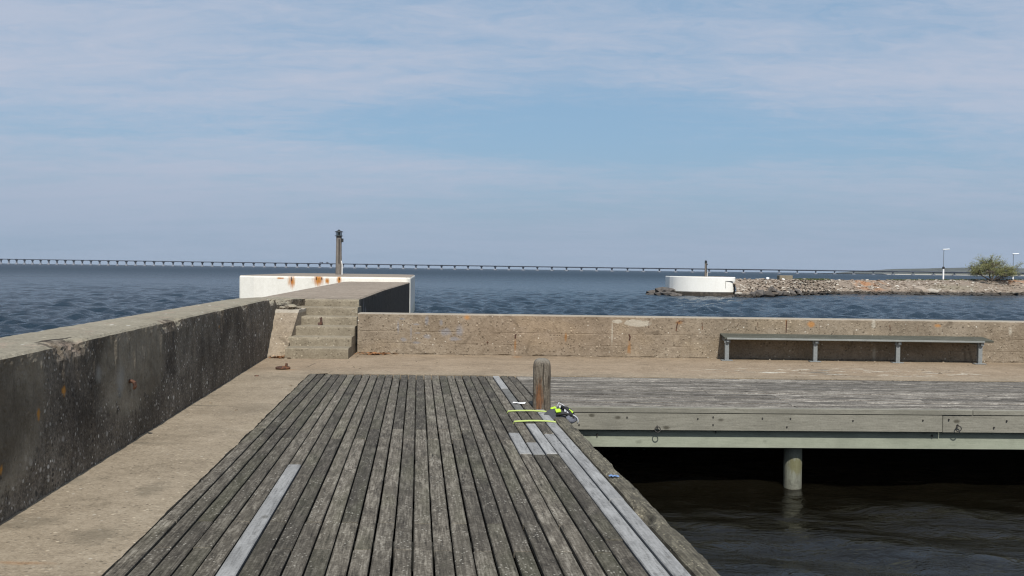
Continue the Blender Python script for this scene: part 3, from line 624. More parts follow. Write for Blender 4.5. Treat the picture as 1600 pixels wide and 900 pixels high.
for k, yy in enumerate([13.2, 11.6, 10.0, 8.6, 7.0, 5.33, 3.7, 2.0, 0.2]):
    b = MB(); b.box(-1.55, 1.50, -0.045, 0.045, -0.20, -0.052)
    b.obj('joist', M['base'], walk, (deck_x(-1.5, yy) - walk.location.x, yy - walk.location.y, 0))
def edge_beam():
    b = MB(); P = []
    y = -1.2
    prof = [(0.0, -0.26), (0.0, -0.05), (0.008, -0.012), (0.035, 0.0), (0.07, 0.002), (0.105, 0.0), (0.130, -0.014), (0.138, -0.05), (0.138, -0.26)]
    while y <= 10.36:
        row = []
        for k, (u, z) in enumerate(prof):
            w = 0.55 if 2 <= k <= 6 else 0.25
            nz = fbm(u * 22, y * 1.6, 3) * 0.016 * w + fbm(u * 70, y * 6, 5) * 0.010 * w
            nu = (fbm(y * 1.7, 1, 9) * 0.007 + fbm(y * 7, 2, 2) * 0.006 + fbm(y * 23, 3, 2) * 0.004) * (1.0 if k >= 5 else 0.3)
            if k >= 5:
                for yc, dd in ((8.2, 0.018), (5.7, 0.016), (7.3, 0.010), (9.3, 0.012)): nu -= dd * math.exp(-((y - yc) / 0.10) ** 2)
            for yc in (6.0, 5.85):
                if k in (2, 3): nz -= 0.05 * math.exp(-((y - yc) / 0.10) ** 2)
            row.append((deck_x(0.083 + u * 1.16 + nu, y) - walk.location.x, y - walk.location.y, z - 0.016 + nz))
        P.append(row); y += 0.03
    b.grid(P); b.add([P[0][k] for k in range(9)], [tuple(range(9))]); b.add([P[-1][k] for k in range(9)], [tuple(range(8, -1, -1))])
    me = b.mesh('edge_beam', M['beam'], smooth=False)
    # keep the grain along the beam: object turned with it
    Rm = Matrix.Rotation(A, 4, 'Z'); me.transform(Rm.inverted())
    o = link('edge_beam', me, walk, rot=(0, 0, A)); o['label'] = 'rough splintered edge timber'
edge_beam()

# ------------------------------------------------------------------ right jetty
FR = 10.40
def front_y(x): return FR + 0.024 * (x - 0.5)
jet = empty('jetty', (6.0, 11.9, 0))
tag(jet, 'low timber jetty with silvery cross planks and pale green fascia boards over the water', 'jetty')
XR = 13.0
NR = 25
for i in range(NR):
    t = (i + 0.5) / NR
    f0, b0 = 10.50, 13.395
    def yat(x, t=t): return (b0 + (front_y(x) + 0.10 - b0) * t)
    cuts = [None] + sorted(random.Random(i * 3 + 1).sample([2.6, 3.4, 4.4, 5.2, 6.3, 7.2, 8.4, 9.6, 10.8], 2)) + [XR]
    for k in range(3):
        yc = yat(0); x0 = deck_x(0.064, yc) + 0.008 if k == 0 else cuts[k] + 0.003
        if k == 0 and 10.20 < yc < 10.53: x0 = 0.475
        x1 = cuts[k + 1]; xm = (x0 + x1) / 2
        ang = math.atan((yat(1) - yat(0)))
        w = (b0 - yat(0) ) / t / NR if False else 0.1135
        b = MB(); hw = 0.0485; L = (x1 - x0) / 2
        sh = 0.105 if k == 0 else 0
        b.prism([(-L + sh * hw, -hw), (L, -hw), (L, hw), (-L - sh * hw, hw)], -0.045, 0)
        link('plank', b.mesh('plank', M['jetty_plank'], bevel=0.008), jet, (xm - 6.0, yat(xm) - 11.9, rng.uniform(-0.008, 0.001)), (rng.uniform(-0.03, 0.03), rng.uniform(-0.0004, 0.0004), ang))
def board(name, mat, x0, x1, y_off, depth, z0, z1, label=None):
    xm = (x0 + x1) / 2; b = MB(); b.box(-(x1 - x0) / 2, (x1 - x0) / 2, 0, depth, z0, z1)
    o = b.obj(name, mat, jet, (xm - 6.0, front_y(xm) + y_off - 11.9, 0), (0, 0, math.atan(0.024)), bevel=0.005)
    if label: o['label'] = label
    return o
board('trim_board', M['fascia'], 0.50, 5.44, -0.008, 0.085, -0.058, 0.003); board('trim_board', M['fascia'], 5.444, XR, -0.004, 0.085, -0.058, 0.001)
board('fascia_board', M['fascia'], 0.50, 5.085, 0.0, 0.05, -0.262, -0.062); board('fascia_board', M['fascia'], 5.090, XR, 0.006, 0.05, -0.266, -0.062)
board('lower_fascia_board', M['fascia_low'], 0.56, XR, 0.082, 0.06, -0.478, -0.20, 'paler green lower board set back')
for x in [0.9, 2.4, 4.0, 5.6, 7.2, 8.8, 10.4, 12]:
    b = MB(); b.box(-0.05, 0.05, 0.15, 2.9, -0.22, -0.05); b.obj('joist', M['base'], jet, (x - 6.0, front_y(x) - 11.9, 0))
bolts = [(0.62, -0.13), (0.80, -0.20), (1.36, -0.11), (2.19, -0.12), (2.37, -0.19), (2.37, -0.10), (2.95, -0.11), (3.24, -0.21), (3.28, -0.11), (4.02, -0.13), (4.85, -0.12), (5.16, -0.11), (5.7, -0.20), (5.85, -0.12)]
bm_ = MB(); bm_.tube([(0, 0.01, 0), (0, -0.012, 0)], [0.010, 0.008], 8); bolt_me = bm_.mesh('bolt', M['darkiron'])
for x, z in bolts: link('bolt', bolt_me, jet, (x - 6.0, front_y(x) - 11.9, z))
bm_ = MB(); bm_.tube([(0, 0.01, 0.010), (0, -0.016, 0.006), (0, -0.02, -0.014)], [0.011, 0.009, 0.005], 8); hook_me = bm_.mesh('hook', M['darkiron'])
for x, z in ((1.02, -0.335), (2.42, -0.292), (5.0, -0.32)): link('hook', hook_me, jet, (x - 6.0, front_y(x) + 0.082 - 11.9, z))
def fascia_ring(x, z, label, tilt):
    t = empty('mooring_ring', (x, front_y(x), z)); tag(t, label, 'mooring ring', 'iron rings on the jetty fascia')
    b = MB(); b.ring((0, -0.030, -0.026), 0.032, 0.0055, 'y'); o = b.obj('ring', M['darkiron'], t, smooth=True); o.rotation_euler = (tilt, 0, 0)
    b = MB(); b.tube([(0, 0.012, 0.008), (0, -0.034, 0.006)], 0.007, 8); b.tube([(0, -0.001, 0.008), (0, -0.004, 0.008)], 0.013, 10); b.obj('eye_bolt', M['darkiron'], t)
fascia_ring(1.715, -0.225, 'round iron ring bolted above its own round shadow on the jetty fascia', -0.15)
fascia_ring(5.263, -0.185, 'iron ring on the jetty fascia just right of the butt joint', 0.1)

b = MB(); P = []
for i in range(40):
    z = -2.6 + 2.5 * i / 39; P.append([(0.107 * (1 + 0.05 * fbm(math.cos(a) * 1.5, math.sin(a) * 1.5, z * 2)) * math.cos(a), 0.107 * (1 + 0.05 * fbm(math.cos(a) * 1.5, math.sin(a) * 1.5, z * 2 + 4)) * math.sin(a), z) for a in [2 * math.pi * k / 28 for k in range(29)]])
b.grid(P); o = b.obj('timber_pile', M['pile'], loc=(3.42, 10.79, 0), smooth=True); tag(o, 'round pale timber pile standing in the dark water under the jetty', 'pile')

# ------------------------------------------------------------------ mooring post
def mooring_post():
    b = MB(); P = []
    zs = [-1.8, -0.6, 0.0] + [0.02 + 0.025 * i for i in range(19)] + [0.49, 0.505, 0.52, 0.533, 0.545, 0.555, 0.563, 0.569, 0.573]
    K = 64
    for z in zs:
        tp = 1.0
        if z > 0.485:
            q = min(1.0, (z - 0.485) / 0.089); tp = max(0.0, 1 - q ** 3.0) ** 0.42 * 0.95 + 0.05 * (1 - q)
        w = 0.103 - 0.010 * max(0, z)
        row = []
        for k in range(K + 1):
            a = 2 * math.pi * k / K; ca, sa = math.cos(a), math.sin(a)
            e = 0.48
            px = math.copysign(abs(ca) ** e, ca) * w; py = math.copysign(abs(sa) ** e, sa) * (w + 0.008)
            rr_ = 1 + 0.05 * fbm(ca * 6, sa * 6, z * 1.1) + 0.018 * fbm(ca * 22, sa * 22, z * 2.2)
            if z > 0.26 and z < 0.48: rr_ *= 1.0 + 0.02 * math.sin((z - 0.26) / 0.22 * math.pi)
            g = 0.0
            cx = 0.012 + 0.012 * fbm(z * 3, 1, 1)
            if sa < -0.3: g = 0.030 * math.exp(-((px - cx) / 0.006) ** 2) * (1 if z > 0.05 else 0.3)
            if sa < -0.3 and z < 0.32: g += 0.020 * math.exp(-((px + 0.030) / 0.028) ** 2) * min(1, (0.34 - z) / 0.2) * (z > -0.1)
            row.append((px * rr_ * tp, py * rr_ * tp + g, z))
        P.append(row)
    b.grid(P); b.add([P[-1][k] for k in range(K)], [tuple(range(K))])
    o = b.obj('mooring_post', M['bollard'], loc=(0.358, 10.365, 0), smooth=True)
    tag(o, 'stout round topped timber post with an orange rotted core beside the boardwalk corner', 'mooring post')
mooring_post()

# ------------------------------------------------------------------ neon straps and the bundle on the edge
def strap(y, c0, c1, label):
    b = MB(); P = []
    for i in range(29):
        t = i / 28; c = c0 + (c1 - c0) * t
        z = 0.007 + 0.012 * math.sin(math.pi * t) ** 0.7
        if i == 0: z = -0.03
        if i == 28: z = -0.03
        yy = y + 0.010 * fbm(t * 3, y, 1)
        xx = deck_x(c, yy)
        P.append([(xx, yy - 0.019, z), (xx, yy + 0.019, z + 0.002), (xx, yy + 0.019, z - 0.004), (xx, yy - 0.019, z - 0.006), (xx, yy - 0.019, z)])
    b.grid(P); tag(b.obj('webbing_strap', M['neon']), label, 'strap', 'neon straps across the boardwalk edge')
cs23 = -3.017 + PITCHW * 23 - 0.004
strap(10.03, cs23, 0.066, 'neon yellow strap across the planks just in front of the timber post')
strap(9.36, cs23, 0.066, 'second neon yellow strap, the one nearer the pale replacement planks')
def bundle():
    t = empty('strapped_bundle', (0.56, 9.90, -0.045), 0.0)
    tag(t, 'dark grey padded bundle with neon yellow tabs and black straps on the boardwalk edge', 'gear bundle')
    def pad(name, mat, c, r, rot, e=0.55, parent=t):
        b = MB(); P = []
        for i in range(13):
            v = -math.pi / 2 + math.pi * i / 12; row = []
            for k in range(25):
                a = 2 * math.pi * k / 24; f = lambda q: math.copysign(abs(q) ** e, q)
                row.append((r[0] * f(math.cos(v)) * f(math.cos(a)), r[1] * f(math.cos(v)) * f(math.sin(a)), r[2] * math.sin(v) + 0.01 * fbm(k * 0.3, i * 0.5, r[0])))
            P.append(row)
        b.grid(P); return b.obj(name, mat, parent, c, rot, smooth=True)
    body = pad('padding', M['padding'], (-0.03, 0.02, 0.035), (0.125, 0.19, 0.038), (0.18, 0.28, -0.5))
    pad('pouch', M['meshgrey'], (0.115, -0.07, 0.01), (0.055, 0.10, 0.030), (0.1, 0.6, -0.4), 0.6)
    def tab(c, s, rot, mat='neon2', name='tab'):
        b = MB(); b.box(-s[0], s[0], -s[1], s[1], -s[2], s[2]); b.obj(name, M[mat], t, c, rot, bevel=0.006, seg=2)
    tab((-0.080, 0.090, 0.092), (0.032, 0.022, 0.009), (0.55, -0.25, 0.35)); tab((-0.035, -0.03, 0.087), (0.030, 0.026, 0.010), (0.55, -0.1, 0.25)); tab((0.105, 0.0, 0.078), (0.030, 0.018, 0.010), (0.35, 0.6, -0.2))
    tab((0.00, 0.09, 0.112), (0.020, 0.018, 0.008), (0.5, 0, 0), 'pale', 'buckle'); tab((0.045, -0.02, 0.088), (0.014, 0.022, 0.008), (0.5, 0.2, 0), 'pale', 'buckle'); tab((0.085, -0.055, 0.062), (0.030, 0.018, 0.007), (0.5, 0.5, 0), 'pale', 'buckle')
    for pts in ([(-0.01, 0.14, 0.06), (0.015, 0.07, 0.120), (0.05, 0.0, 0.115), (0.10, -0.06, 0.07), (0.13, -0.11, 0.01)], [(0.03, 0.12, 0.07), (0.06, 0.05, 0.11), (0.10, 0.02, 0.09), (0.14, 0.0, 0.04)], [(-0.06, -0.10, 0.05), (0.03, -0.10, 0.07), (0.12, -0.10, 0.05)]):
        b = MB(); b.tube(pts, 0.016, 6); b.obj('strap', M['black'], t, smooth=True)
    pts = [(0.05 + 0.135 * math.sin(a), -0.06 - 0.03 * math.sin(a), 0.075 * math.cos(a) - 0.01) for a in [0.0, 0.4, 0.8, 1.2, 1.6, 2.0]]
    b = MB(); b.tube(pts, 0.006, 6); b.obj('cord_loop', M['pale'], t, smooth=True)
    b = MB(); b.tube([(-0.045, 0.10, 0.10), (-0.02, 0.12, 0.155), (0.02, 0.11, 0.135), (0.07, 0.08, 0.10)], 0.006, 6); b.obj('cord_loop', M['pale'], t, smooth=True)
bundle()
b = MB(); b.grid([[(i * 0.05, j * 0.05, 0.004 + 0.004 * math.sin(i * 2 + j)) for i in range(4)] for j in range(3)])
tag(b.obj('paper_scrap', M['paper'], loc=(0.02, 10.62, 0.004), rot=(0, 0, -0.15)), 'white paper scrap lying on the planks near the timber post', 'litter')
b = MB(); b.grid([[(i * 0.016, j * 0.02, 0.006 * math.sin(i * 1.4 + j * 2)) for i in range(5)] for j in range(4)])
tag(b.obj('plastic_scrap', M['bluecloth'], loc=(0.80, 6.93, -0.005), rot=(0, 0, 0.5)), 'small blue plastic scrap caught on the splintered edge timber', 'litter')

# ------------------------------------------------------------------ dark parapet on the left
def parapet():
    b = MB(); P = []
    y = -6.0
    tz = [-2.2, -0.9, -0.02, 0.12, 0.25, 0.38, 0.5, 0.6, 0.7, 0.8, 0.88, 0.92, 0.94, 0.96, 0.98]
    while y <= 17.98:
        h = 1.028
        if y > 15.3: h -= 0.02 * (y - 15.3)
        xi = par_in(y); xo = par_out(y)
        if y > 16.75: xi = par_in(16.75) + (y - 16.75) * 0.20
        # chips broken out of the inner arris
        chip = 0.0
        for yc, wd, dp in ((6.62, 0.36, 0.075), (9.55, 0.30, 0.045), (9.2, 0.12, 0.06), (11.9, 0.2, 0.03), (13.6, 0.25, 0.035), (16.4, 0.30, 0.10), (17.1, 0.35, 0.13)):
            q = abs(y - yc) / wd
            if q < 1: chip = max(chip, dp * min(1, (1 - q) * 4) * (0.75 + 0.35 * fbm(y * 9, 3, yc) + 0.3 * fbm(y * 31, 3, yc)))
        jag = 0.014 * fbm(y * 3.1, 0, 5) + 0.010 * fbm(y * 11, 0, 6)
        row = []
        for z in tz:
            rough_ = 0.012 * fbm(y * 5, z * 5, 1) + 0.008 * fbm(y * 16, z * 16, 2)
            zz_ = z / 1.0 * (h if z > 0 else 1)
            cut = chip * max(0, (z - 0.90) / 0.075) * (0.8 + 0.5 * fbm(y * 22, z * 22, 4)) if z > 0.9 else 0
            row.append((xi - 0.012 * max(z, 0) + rough_ - cut, y, zz_ - cut * 0.35))
        ea = 0.022 + abs(jag) * 0.6
        row.append((xi - ea - chip - 0.012, y, h - 0.004 + jag * 0.4 - chip * 0.28))
        xs = xi - ea - 0.02 - chip * 1.05
        row.append((xs - 0.012, y, h + 0.3 * jag - (chip * 0.10)))
        for k in range(1, 7):
            u = k / 7; x = xs + (xo - xs) * u
            row.append((x, y, h + 0.012 * math.sin(u * math.pi) + 0.007 * fbm(x * 4, y * 2.5, 8) + 0.004 * fbm(x * 15, y * 12, 3)))
        row.append((xo + 0.02, y, h - 0.004 + 0.006 * fbm(y * 4, 2, 2))); row.append((xo + 0.01 * fbm(y * 3, 1, 1), y, h - 0.03)); row.append((xo, y, 0.3)); row.append((xo - 0.05, y, -2.2))
        P.append(row); y += 0.04 if y > 4 else 0.4
    b.grid(P); nn = len(P[0])
    b.add(P[0], [tuple(range(nn))]); b.add(P[-1], [tuple(range(nn - 1, -1, -1))])
    p = b.obj('parapet_wall', M['parapet']); tag(p, 'thick dark lichened concrete parapet with a bare chipped top along the left of the quay', 'wall')
    b = MB(); b.tube([(0, 0, 0), (0.03, 0.0, 0.0), (0.05, 0.0, -0.012), (0.055, 0.005, -0.05), (0.04, 0.01, -0.07)], [0.02, 0.018, 0.018, 0.016, 0.012], 8)
    b.obj('iron_hook', M['iron'], p, (par_in(8.0) - 0.01, 8.0, 0.56))
parapet()

# ------------------------------------------------------------------ mole behind the steps and its white head
def rnd_prism(poly, z0, z1, ch, mat, name, seg=1, parent=None):
    b = MB(); b.prism(poly, z0, z1); return b.obj(name, mat, parent, bevel=ch, seg=seg)
def mole():
    b = MB(); P = []
    for i in range(120):
        t = i / 119; y = 17.93 + (40.6 - 17.93) * t
        xr = np.interp(y, [17.6, 18.5, 26.5, 40.6], [-3.06, -3.155, -3.78, -4.62]); xl = par_out(y)
        if y < 18.1: xl = par_in(16.75) + 0.16
        chip = 0.05 * max(0, fbm(y * 1.4, 2, 2)) + 0.02 * fbm(y * 5, 3, 3)
        row = [(xl, y, -2.2), (xl, y, 0.90), (xl + 0.03, y, 0.955)]
        for k in range(1, 8):
            x = xl + (xr - xl) * k / 8; row.append((x, y, 0.968 + 0.012 * fbm(x * 1.6, y, 4) + 0.006 * fbm(x * 5, y * 4, 4)))
        row += [(xr - 0.03 - chip, y, 0.962), (xr - chip * 0.6, y, 0.93), (xr + 0.01 * fbm(y * 3, 5, 5), y, 0.86), (xr, y, -2.2)]
        P.append(row)
    b.grid(P); nn = len(P[0]); b.add(P[0], [tuple(range(nn))]); b.add(P[-1], [tuple(range(nn - 1, -1, -1))])
    tag(b.obj('mole', M['mole']), 'long concrete mole with worn pinkish top and black side leading to the white head', 'breakwater')
    arc = [(-12.35, 40.55), (-11.6, 40.25), (-10.0, 40.05), (-8.0, 39.98), (-6.2, 40.0), (-4.72, 40.10), (-4.56, 40.28), (-5.98, 55.2), (-7.2, 57.0), (-12.6, 57.5), (-13.9, 56.0)]
    h = rnd_prism(arc, -2.5, 1.195, 0.09, M['white_near'], 'harbour_head', 2)
    tag(h, 'whitewashed head of the near mole with rust runs under its rim', 'pier head')
    b = MB()
    for x, z in ((-9.86, 1.14), (-8.75, 1.15), (-8.5, 1.13), (-7.72, 1.13)): b.tube([(x, 39.99, z), (x + 0.01, 39.95, z - 0.005), (x + 0.02, 39.95, z - 0.05)], 0.022, 6)
    b.obj('iron_stub', M['iron'], h)
mole()

def lantern_post(name, loc, hgt, r, label, big=True):
    t = empty(name, loc); tag(t, label, 'beacon post', 'lantern posts on the harbour heads')
    b = MB(); P = []
    for i in range(24):
        z = hgt * i / 23; q = r * (1.08 - 0.16 * i / 23)
        P.append([(q * (1 + 0.06 * fbm(math.cos(a) * 2, math.sin(a) * 2, z)) * math.cos(a), q * (1 + 0.06 * fbm(math.cos(a) * 2, math.sin(a) * 2, z + 7)) * math.sin(a), z) for a in [2 * math.pi * k / 20 for k in range(21)]])
    b.grid(P); b.add(P[-1][:20], [tuple(range(20))]); b.obj('post', M['pole'], t, smooth=True)
    b = MB(); b.box(0.02, 0.075, -r - 0.05, -r + 0.02, hgt * 0.30, hgt * 0.92); b.obj('cable_cover', M['darkiron'], t)
    b = MB(); b.tube([(r + 0.04, -r * 0.6, 0), (r + 0.045, -r * 0.6, hgt * 0.25), (r + 0.0, -r * 0.7, hgt * 0.36)], 0.03, 6); b.obj('conduit', M['conduit'], t)
    L = empty('lantern', (0, 0, hgt)); L.parent = t; s = r / 0.16
    b = MB(); b.tube([(0, 0, 0), (0, 0, 0.03 * s)], 0.23 * s, 12); b.obj('lantern_base', M['lantern'], L)
    b = MB(); b.tube([(0, 0, 0.03 * s), (0, 0, 0.22 * s)], 0.10 * s, 12); b.obj('lens', M['lens'], L)
    b = MB()
    for k in range(4):
        a = k * math.pi / 2 + 0.5; b.tube([(0.15 * s * math.cos(a), 0.15 * s * math.sin(a), 0.02 * s), (0.15 * s * math.cos(a), 0.15 * s * math.sin(a), 0.24 * s)], 0.022 * s, 6)
    b.obj('cage', M['lantern'], L)
    b = MB(); b.tube([(0, 0, 0.22 * s), (0, 0, 0.25 * s), (0, 0, 0.31 * s), (0, 0, 0.36 * s)], [0.24 * s, 0.22 * s, 0.07 * s, 0.03 * s], 12); b.obj('lantern_roof', M['lantern'], L)
    b = MB(); b.box(r * 0.7, r * 0.7 + 0.12 * s, -0.09 * s, 0.09 * s, -0.32 * s, -0.12 * s); b.obj('junction_box', M['lantern'], L)
lantern_post('lantern_post', (-9.68, 50, 1.19), 2.14, 0.165, 'tall grey timber post with a small black lantern on the near white head')
lantern_post('lantern_post', (20.95, 97.0, 1.04), 1.50, 0.125, 'shorter distant lantern post standing on the opposite white harbour head')

# ------------------------------------------------------------------ steps
tops = [0.19, 0.347, 0.512, 0.667, 0.824, 0.965]
fronts = [15.55, 16.0, 16.45, 16.9, 17.33, 17.74]
lefts = [-3.93, -3.99, -4.0, -4.02, -4.26, -4.10]; rights = [-2.835, -2.86, -2.885, -2.925, -2.985, -3.03]
st = empty('concrete_steps', (-3.45, 15.55, 0)); tag(st, 'worn flight of concrete steps climbing onto the mole at the corner of the quay', 'steps')
for i in range(6):
    z0 = tops[i - 1] - 0.004 if i else -0.05
    y0, y1 = fronts[i], 18.0
    NX, NY = 26, 8
    l, r = lefts[i], rights[i]; b = MB()
    slant = -0.095
    P = []
    ring_ = []
    for prof in ('b', 'f1', 'f2', 'f3', 't1', 't2', 't3', 't4'):
        row = []
        for k in range(NX + 1):
            x = l + (r - l) * k / NX; e = 0.010 * fbm(x * 6, i * 3, 1) + 0.006 * fbm(x * 22, i, 4)
            wear = 0.012 * max(0, fbm(x * 3.3, i * 7, 8)) + abs(e) * 0.5
            dy = {'b': 0, 'f1': 0, 'f2': 0.002, 'f3': 0.004 + wear, 't1': 0.024 + wear, 't2': 0.16, 't3': 0.46, 't4': y1 - y0}[prof]
            z = {'b': z0, 'f1': z0 + 0.3 * (tops[i] - z0), 'f2': z0 + 0.7 * (tops[i] - z0), 'f3': tops[i] - 0.020 - wear * 0.6, 't1': tops[i] - 0.002 - wear * 0.3, 't2': tops[i] + e * 0.4, 't3': tops[i] + e * 0.3, 't4': tops[i]}[prof]
            row.append((x + slant * dy * 0.6, y0 + dy + e * 0.7, z))
        P.append(row)
    b.grid(P)
    for s in (0, NX):
        side = [P[q][s] for q in range(8)] + [(P[7][s][0], P[7][s][1], z0)]
        b.add(side, [tuple(range(9))] if s == 0 else [tuple(range(8, -1, -1))])
    me = b.mesh('step', M['step']); o = link('step', me, st); me.transform(Matrix.Translation(-st.location)); 
    o.location = (0, 0, 0)
b = MB(); b.tube([(-3.585, 16.80, 0.53), (-3.58, 16.80, 0.60), (-3.60, 16.81, 0.65)], [0.022, 0.014, 0.012], 7); b.tube([(-3.565, 16.80, 0.53), (-3.57, 16.81, 0.66)], [0.02, 0.012], 7); b.tube([(-3.60, 16.80, 0.512), (-3.57, 16.79, 0.53)], [0.06, 0.03], 9)
tag(b.obj('iron_stump', M['iron']), 'rusted iron stump of an old fixing on the fourth step', 'iron fixing')
# block between parapet and steps
def block():
    b = MB(); P = []
    for i in range(17):
        z = -0.05 + 0.84 * i / 16; row = []
        u_ = max(z, 0) / 0.79; xl = par_in(15.62 + 1.1 * u_) - 0.03; xr = -3.955 - 0.02 * u_
        ck = 0.02 * (i == 16)
        for k in range(9):
            x = xl + (xr - xl) * k / 8; row.append((x, 15.62 + 1.1 * u_ + 0.010 * fbm(x * 7, z * 7, 3) + ck, z + 0.012 * fbm(x * 5, 2, 2) * (i == 16)))
        row.append((xr, 17.3, z)); P.append(row)
    b.grid(P)
    T = [[(p[0], y, 0.795 + 0.014 * fbm(p[0] * 6, y * 5, 1)) for p in P[-1][:9]] for y in (16.76, 16.85, 16.95, 17.1, 17.3, 17.9)]
    b.grid([P[-1][:9]] + T)
    tag(b.obj('corner_block', M['wall']), 'pebbly tan concrete block between the dark parapet and the steps', 'wall')
    b = MB()
    for k, (x, y, z, r) in enumerate([(-4.20, 17.0, 0.84, 0.085), (-4.36, 16.95, 0.82, 0.06), (-4.06, 17.05, 0.82, 0.04)]):
        bm = bmesh.new(); bmesh.ops.create_icosphere(bm, subdivisions=2, radius=r)
        for v in bm.verts: v.co = Vector((v.co.x * 1.5, v.co.y, v.co.z * 0.6)) * (1 + 0.35 * fbm(v.co.x * 14, v.co.y * 14, k))
        b2 = MB(); b2.add([v.co[:] for v in bm.verts], [[q.index for q in f.verts] for f in bm.faces]); bm.free()
        tag(b2.obj('broken_stone', M['parapet'], loc=(x, y, z)), ('pale broken stone on the corner block under the parapet end', 'smaller stone wedged against the parapet on the corner block', 'little stone on the corner block beside the steps')[k], 'stone')
block()

# ------------------------------------------------------------------ low wall
def wy(x): return 16.60 - 0.030 * (x + 2.9)
def low_wall():
    b = MB(); P = []
    x = -2.855
    zs = [-0.05, 0.012, 0.03, 0.1, 0.19, 0.205, 0.22, 0.32, 0.41, 0.425, 0.44, 0.54, 0.64, 0.70, 0.735]
    while x <= 26:
        y = wy(x); row = []
        for z in zs:
            rel = 0.007 * fbm(x * 4, z * 4, 3) + 0.005 * fbm(x * 14, z * 14, 5)
            if z in (0.205, 0.425): rel += 0.005 * min(1, max(0, 0.5 + 2 * fbm(x * 1.3, z * 30, 4)))
            if z == 0.012: rel += 0.03 * max(0, fbm(x * 3, 0, 9) + 0.3 * fbm(x * 17, 0, 9))
            if z <= 0.03: rel -= 0.02 * max(0, fbm(x * 5, 3, 9))
            row.append((x, y + rel, z))
        row.append((x, y + 0.022 + 0.006 * fbm(x * 9, 2, 1), 0.748 + 0.004 * fbm(x * 5, 1, 1)))
        row += [(x, y + 0.15, 0.752 + 0.004 * fbm(x * 4, 3, 3)), (x, y + 0.40, 0.752), (x, y + 0.43, 0.72), (x, y + 0.45, -2.5)]
        P.append(row); x += 0.07 if x < 10 else 0.6
    b.grid(P); b.add(P[0], [tuple(range(len(P[0])))]); b.add(P[-1], [tuple(range(len(P[0]) - 1, -1, -1))])
    w = b.obj('low_wall', M['wall']); tag(w, 'knee high pebbly concrete wall across the end of the quay behind the bench', 'wall')
    def bar(pts, r=0.011):
        b = MB(); b.tube([(x_, wy(x_) + 0.004, z_) for x_, z_ in pts], r, 6); b.obj('rebar', M['iron'], w)
    bar([(3.02, 0.50), (3.03, 0.58), (3.05, 0.665), (3.09, 0.685), (3.17, 0.685)], 0.012); bar([(2.52, 0.55), (2.525, 0.66)], 0.008); bar([(3.50, 0.53), (3.49, 0.66)], 0.008)
    bar([(2.17, 0.32), (2.18, 0.38), (2.16, 0.43)], 0.016); bar([(0.07, 0.33), (0.075, 0.40)], 0.016); bar([(5.02, 0.50), (5.03, 0.72)], 0.010); bar([(5.62, 0.55), (5.63, 0.66)], 0.008)
    bar([(6.9, 0.56), (6.89, 0.66)], 0.009); bar([(7.39, 0.55), (7.40, 0.66)], 0.007); bar([(4.12, 0.60), (4.15, 0.64), (4.16, 0.66)], 0.010); bar([(4.50, 0.54), (4.505, 0.68)], 0.007); bar([(-0.45, 0.24), (-0.43, 0.255)], 0.018)
low_wall()

# ------------------------------------------------------------------ bench
bn = empty('bench', (6.18, 16.07, 0)); tag(bn, 'long weathered bench on four grey steel legs set against the low wall', 'bench')
ang = math.atan(-0.030)
bn.rotation_euler = (0, 0, ang)
for k, (y0, y1) in enumerate(((-0.16, -0.005), (0.005, 0.155), (0.165, 0.315))):
    b = MB(); b.box(-2.37, 2.37, y0, y1, -0.035, 0.0); b.obj('seat_board', M['seat'], bn, (0, 0, 0.446), (0.10, 0, 0), bevel=0.005)
b = MB(); b.box(-2.33, 2.20, -0.192, -0.164, 0.392, 0.424); b.obj('front_rail', M['rail'], bn, bevel=0.004)
leg_me = None
for x in (-2.31, -0.74, 0.72, 2.165):
    b = MB(); b.box(-0.036, 0.036, -0.035, 0.035, 0.014, 0.37); lg = b.obj('leg', M['galv'], bn, (x, -0.07, 0), bevel=0.004)
    b = MB(); b.box(-0.10, 0.10, -0.06, 0.06, 0.004, 0.018); b.obj('foot_plate', M['galv'], lg, bevel=0.003)
    b = MB(); b.prism([(-0.02, -0.09), (0.02, -0.09), (0.02, 0.34), (-0.02, 0.34)], 0.345, 0.403); b.box(-0.055, 0.055, -0.045, -0.037, 0.33, 0.40); b.obj('bracket', M['galv'], lg)

# ------------------------------------------------------------------ small things on the quay
t = empty('floor_ring', (-3.56, 13.95, 0)); tag(t, 'rusty iron mooring ring lying flat on the concrete near the steps', 'mooring ring')
b = MB(); b.ring((0, 0, 0.022), 0.098, 0.018, 'z', 28, 8); b.obj('ring', M['iron'], t, smooth=True)
b = MB(); b.tube([(0.03, 0.085, 0.0), (0.032, 0.088, 0.05), (0.035, 0.09, 0.085)], [0.024, 0.022, 0.018], 8); b.obj('staple', M['iron'], t)
b = MB(); b.tube([(0, 0, 0), (0, 0, 0.015)], [0.045, 0.03], 9); tag(b.obj('bolt_stub', M['iron'], loc=(-3.70, 13.0, 0)), 'low rusty bolt stub in the concrete in front of the floor ring', 'iron fixing')
def litter(name, cx, cy, sx, sy, k, label):
    b = MB(); g = random.Random(int(cx * 10))
    for _ in range(k):
        x = g.gauss(cx, sx); y = min(g.gauss(cy, sy), wy(x) - 0.05); s = g.uniform(0.02, 0.045); a = g.uniform(0, 6.28); z = 0.01 + g.random() * 0.035; tl = g.uniform(-0.5, 0.5)
        p = [Vector((s * u, s * v * 0.55, 0)) for u, v in ((-1, 0), (-0.3, 0.9), (0.5, 0.7), (1.1, 0), (0.5, -0.8), (-0.3, -0.8))]
        Rm = Matrix.Rotation(a, 3, 'Z') @ Matrix.Rotation(tl, 3, 'X')
        b.add([(Rm @ q + Vector((x, y, z)))[:] for q in p], [(0, 1, 2, 3), (0, 3, 4, 5)])
    tag(b.obj(name, M['leaf']), label, 'leaf litter', kind='stuff')
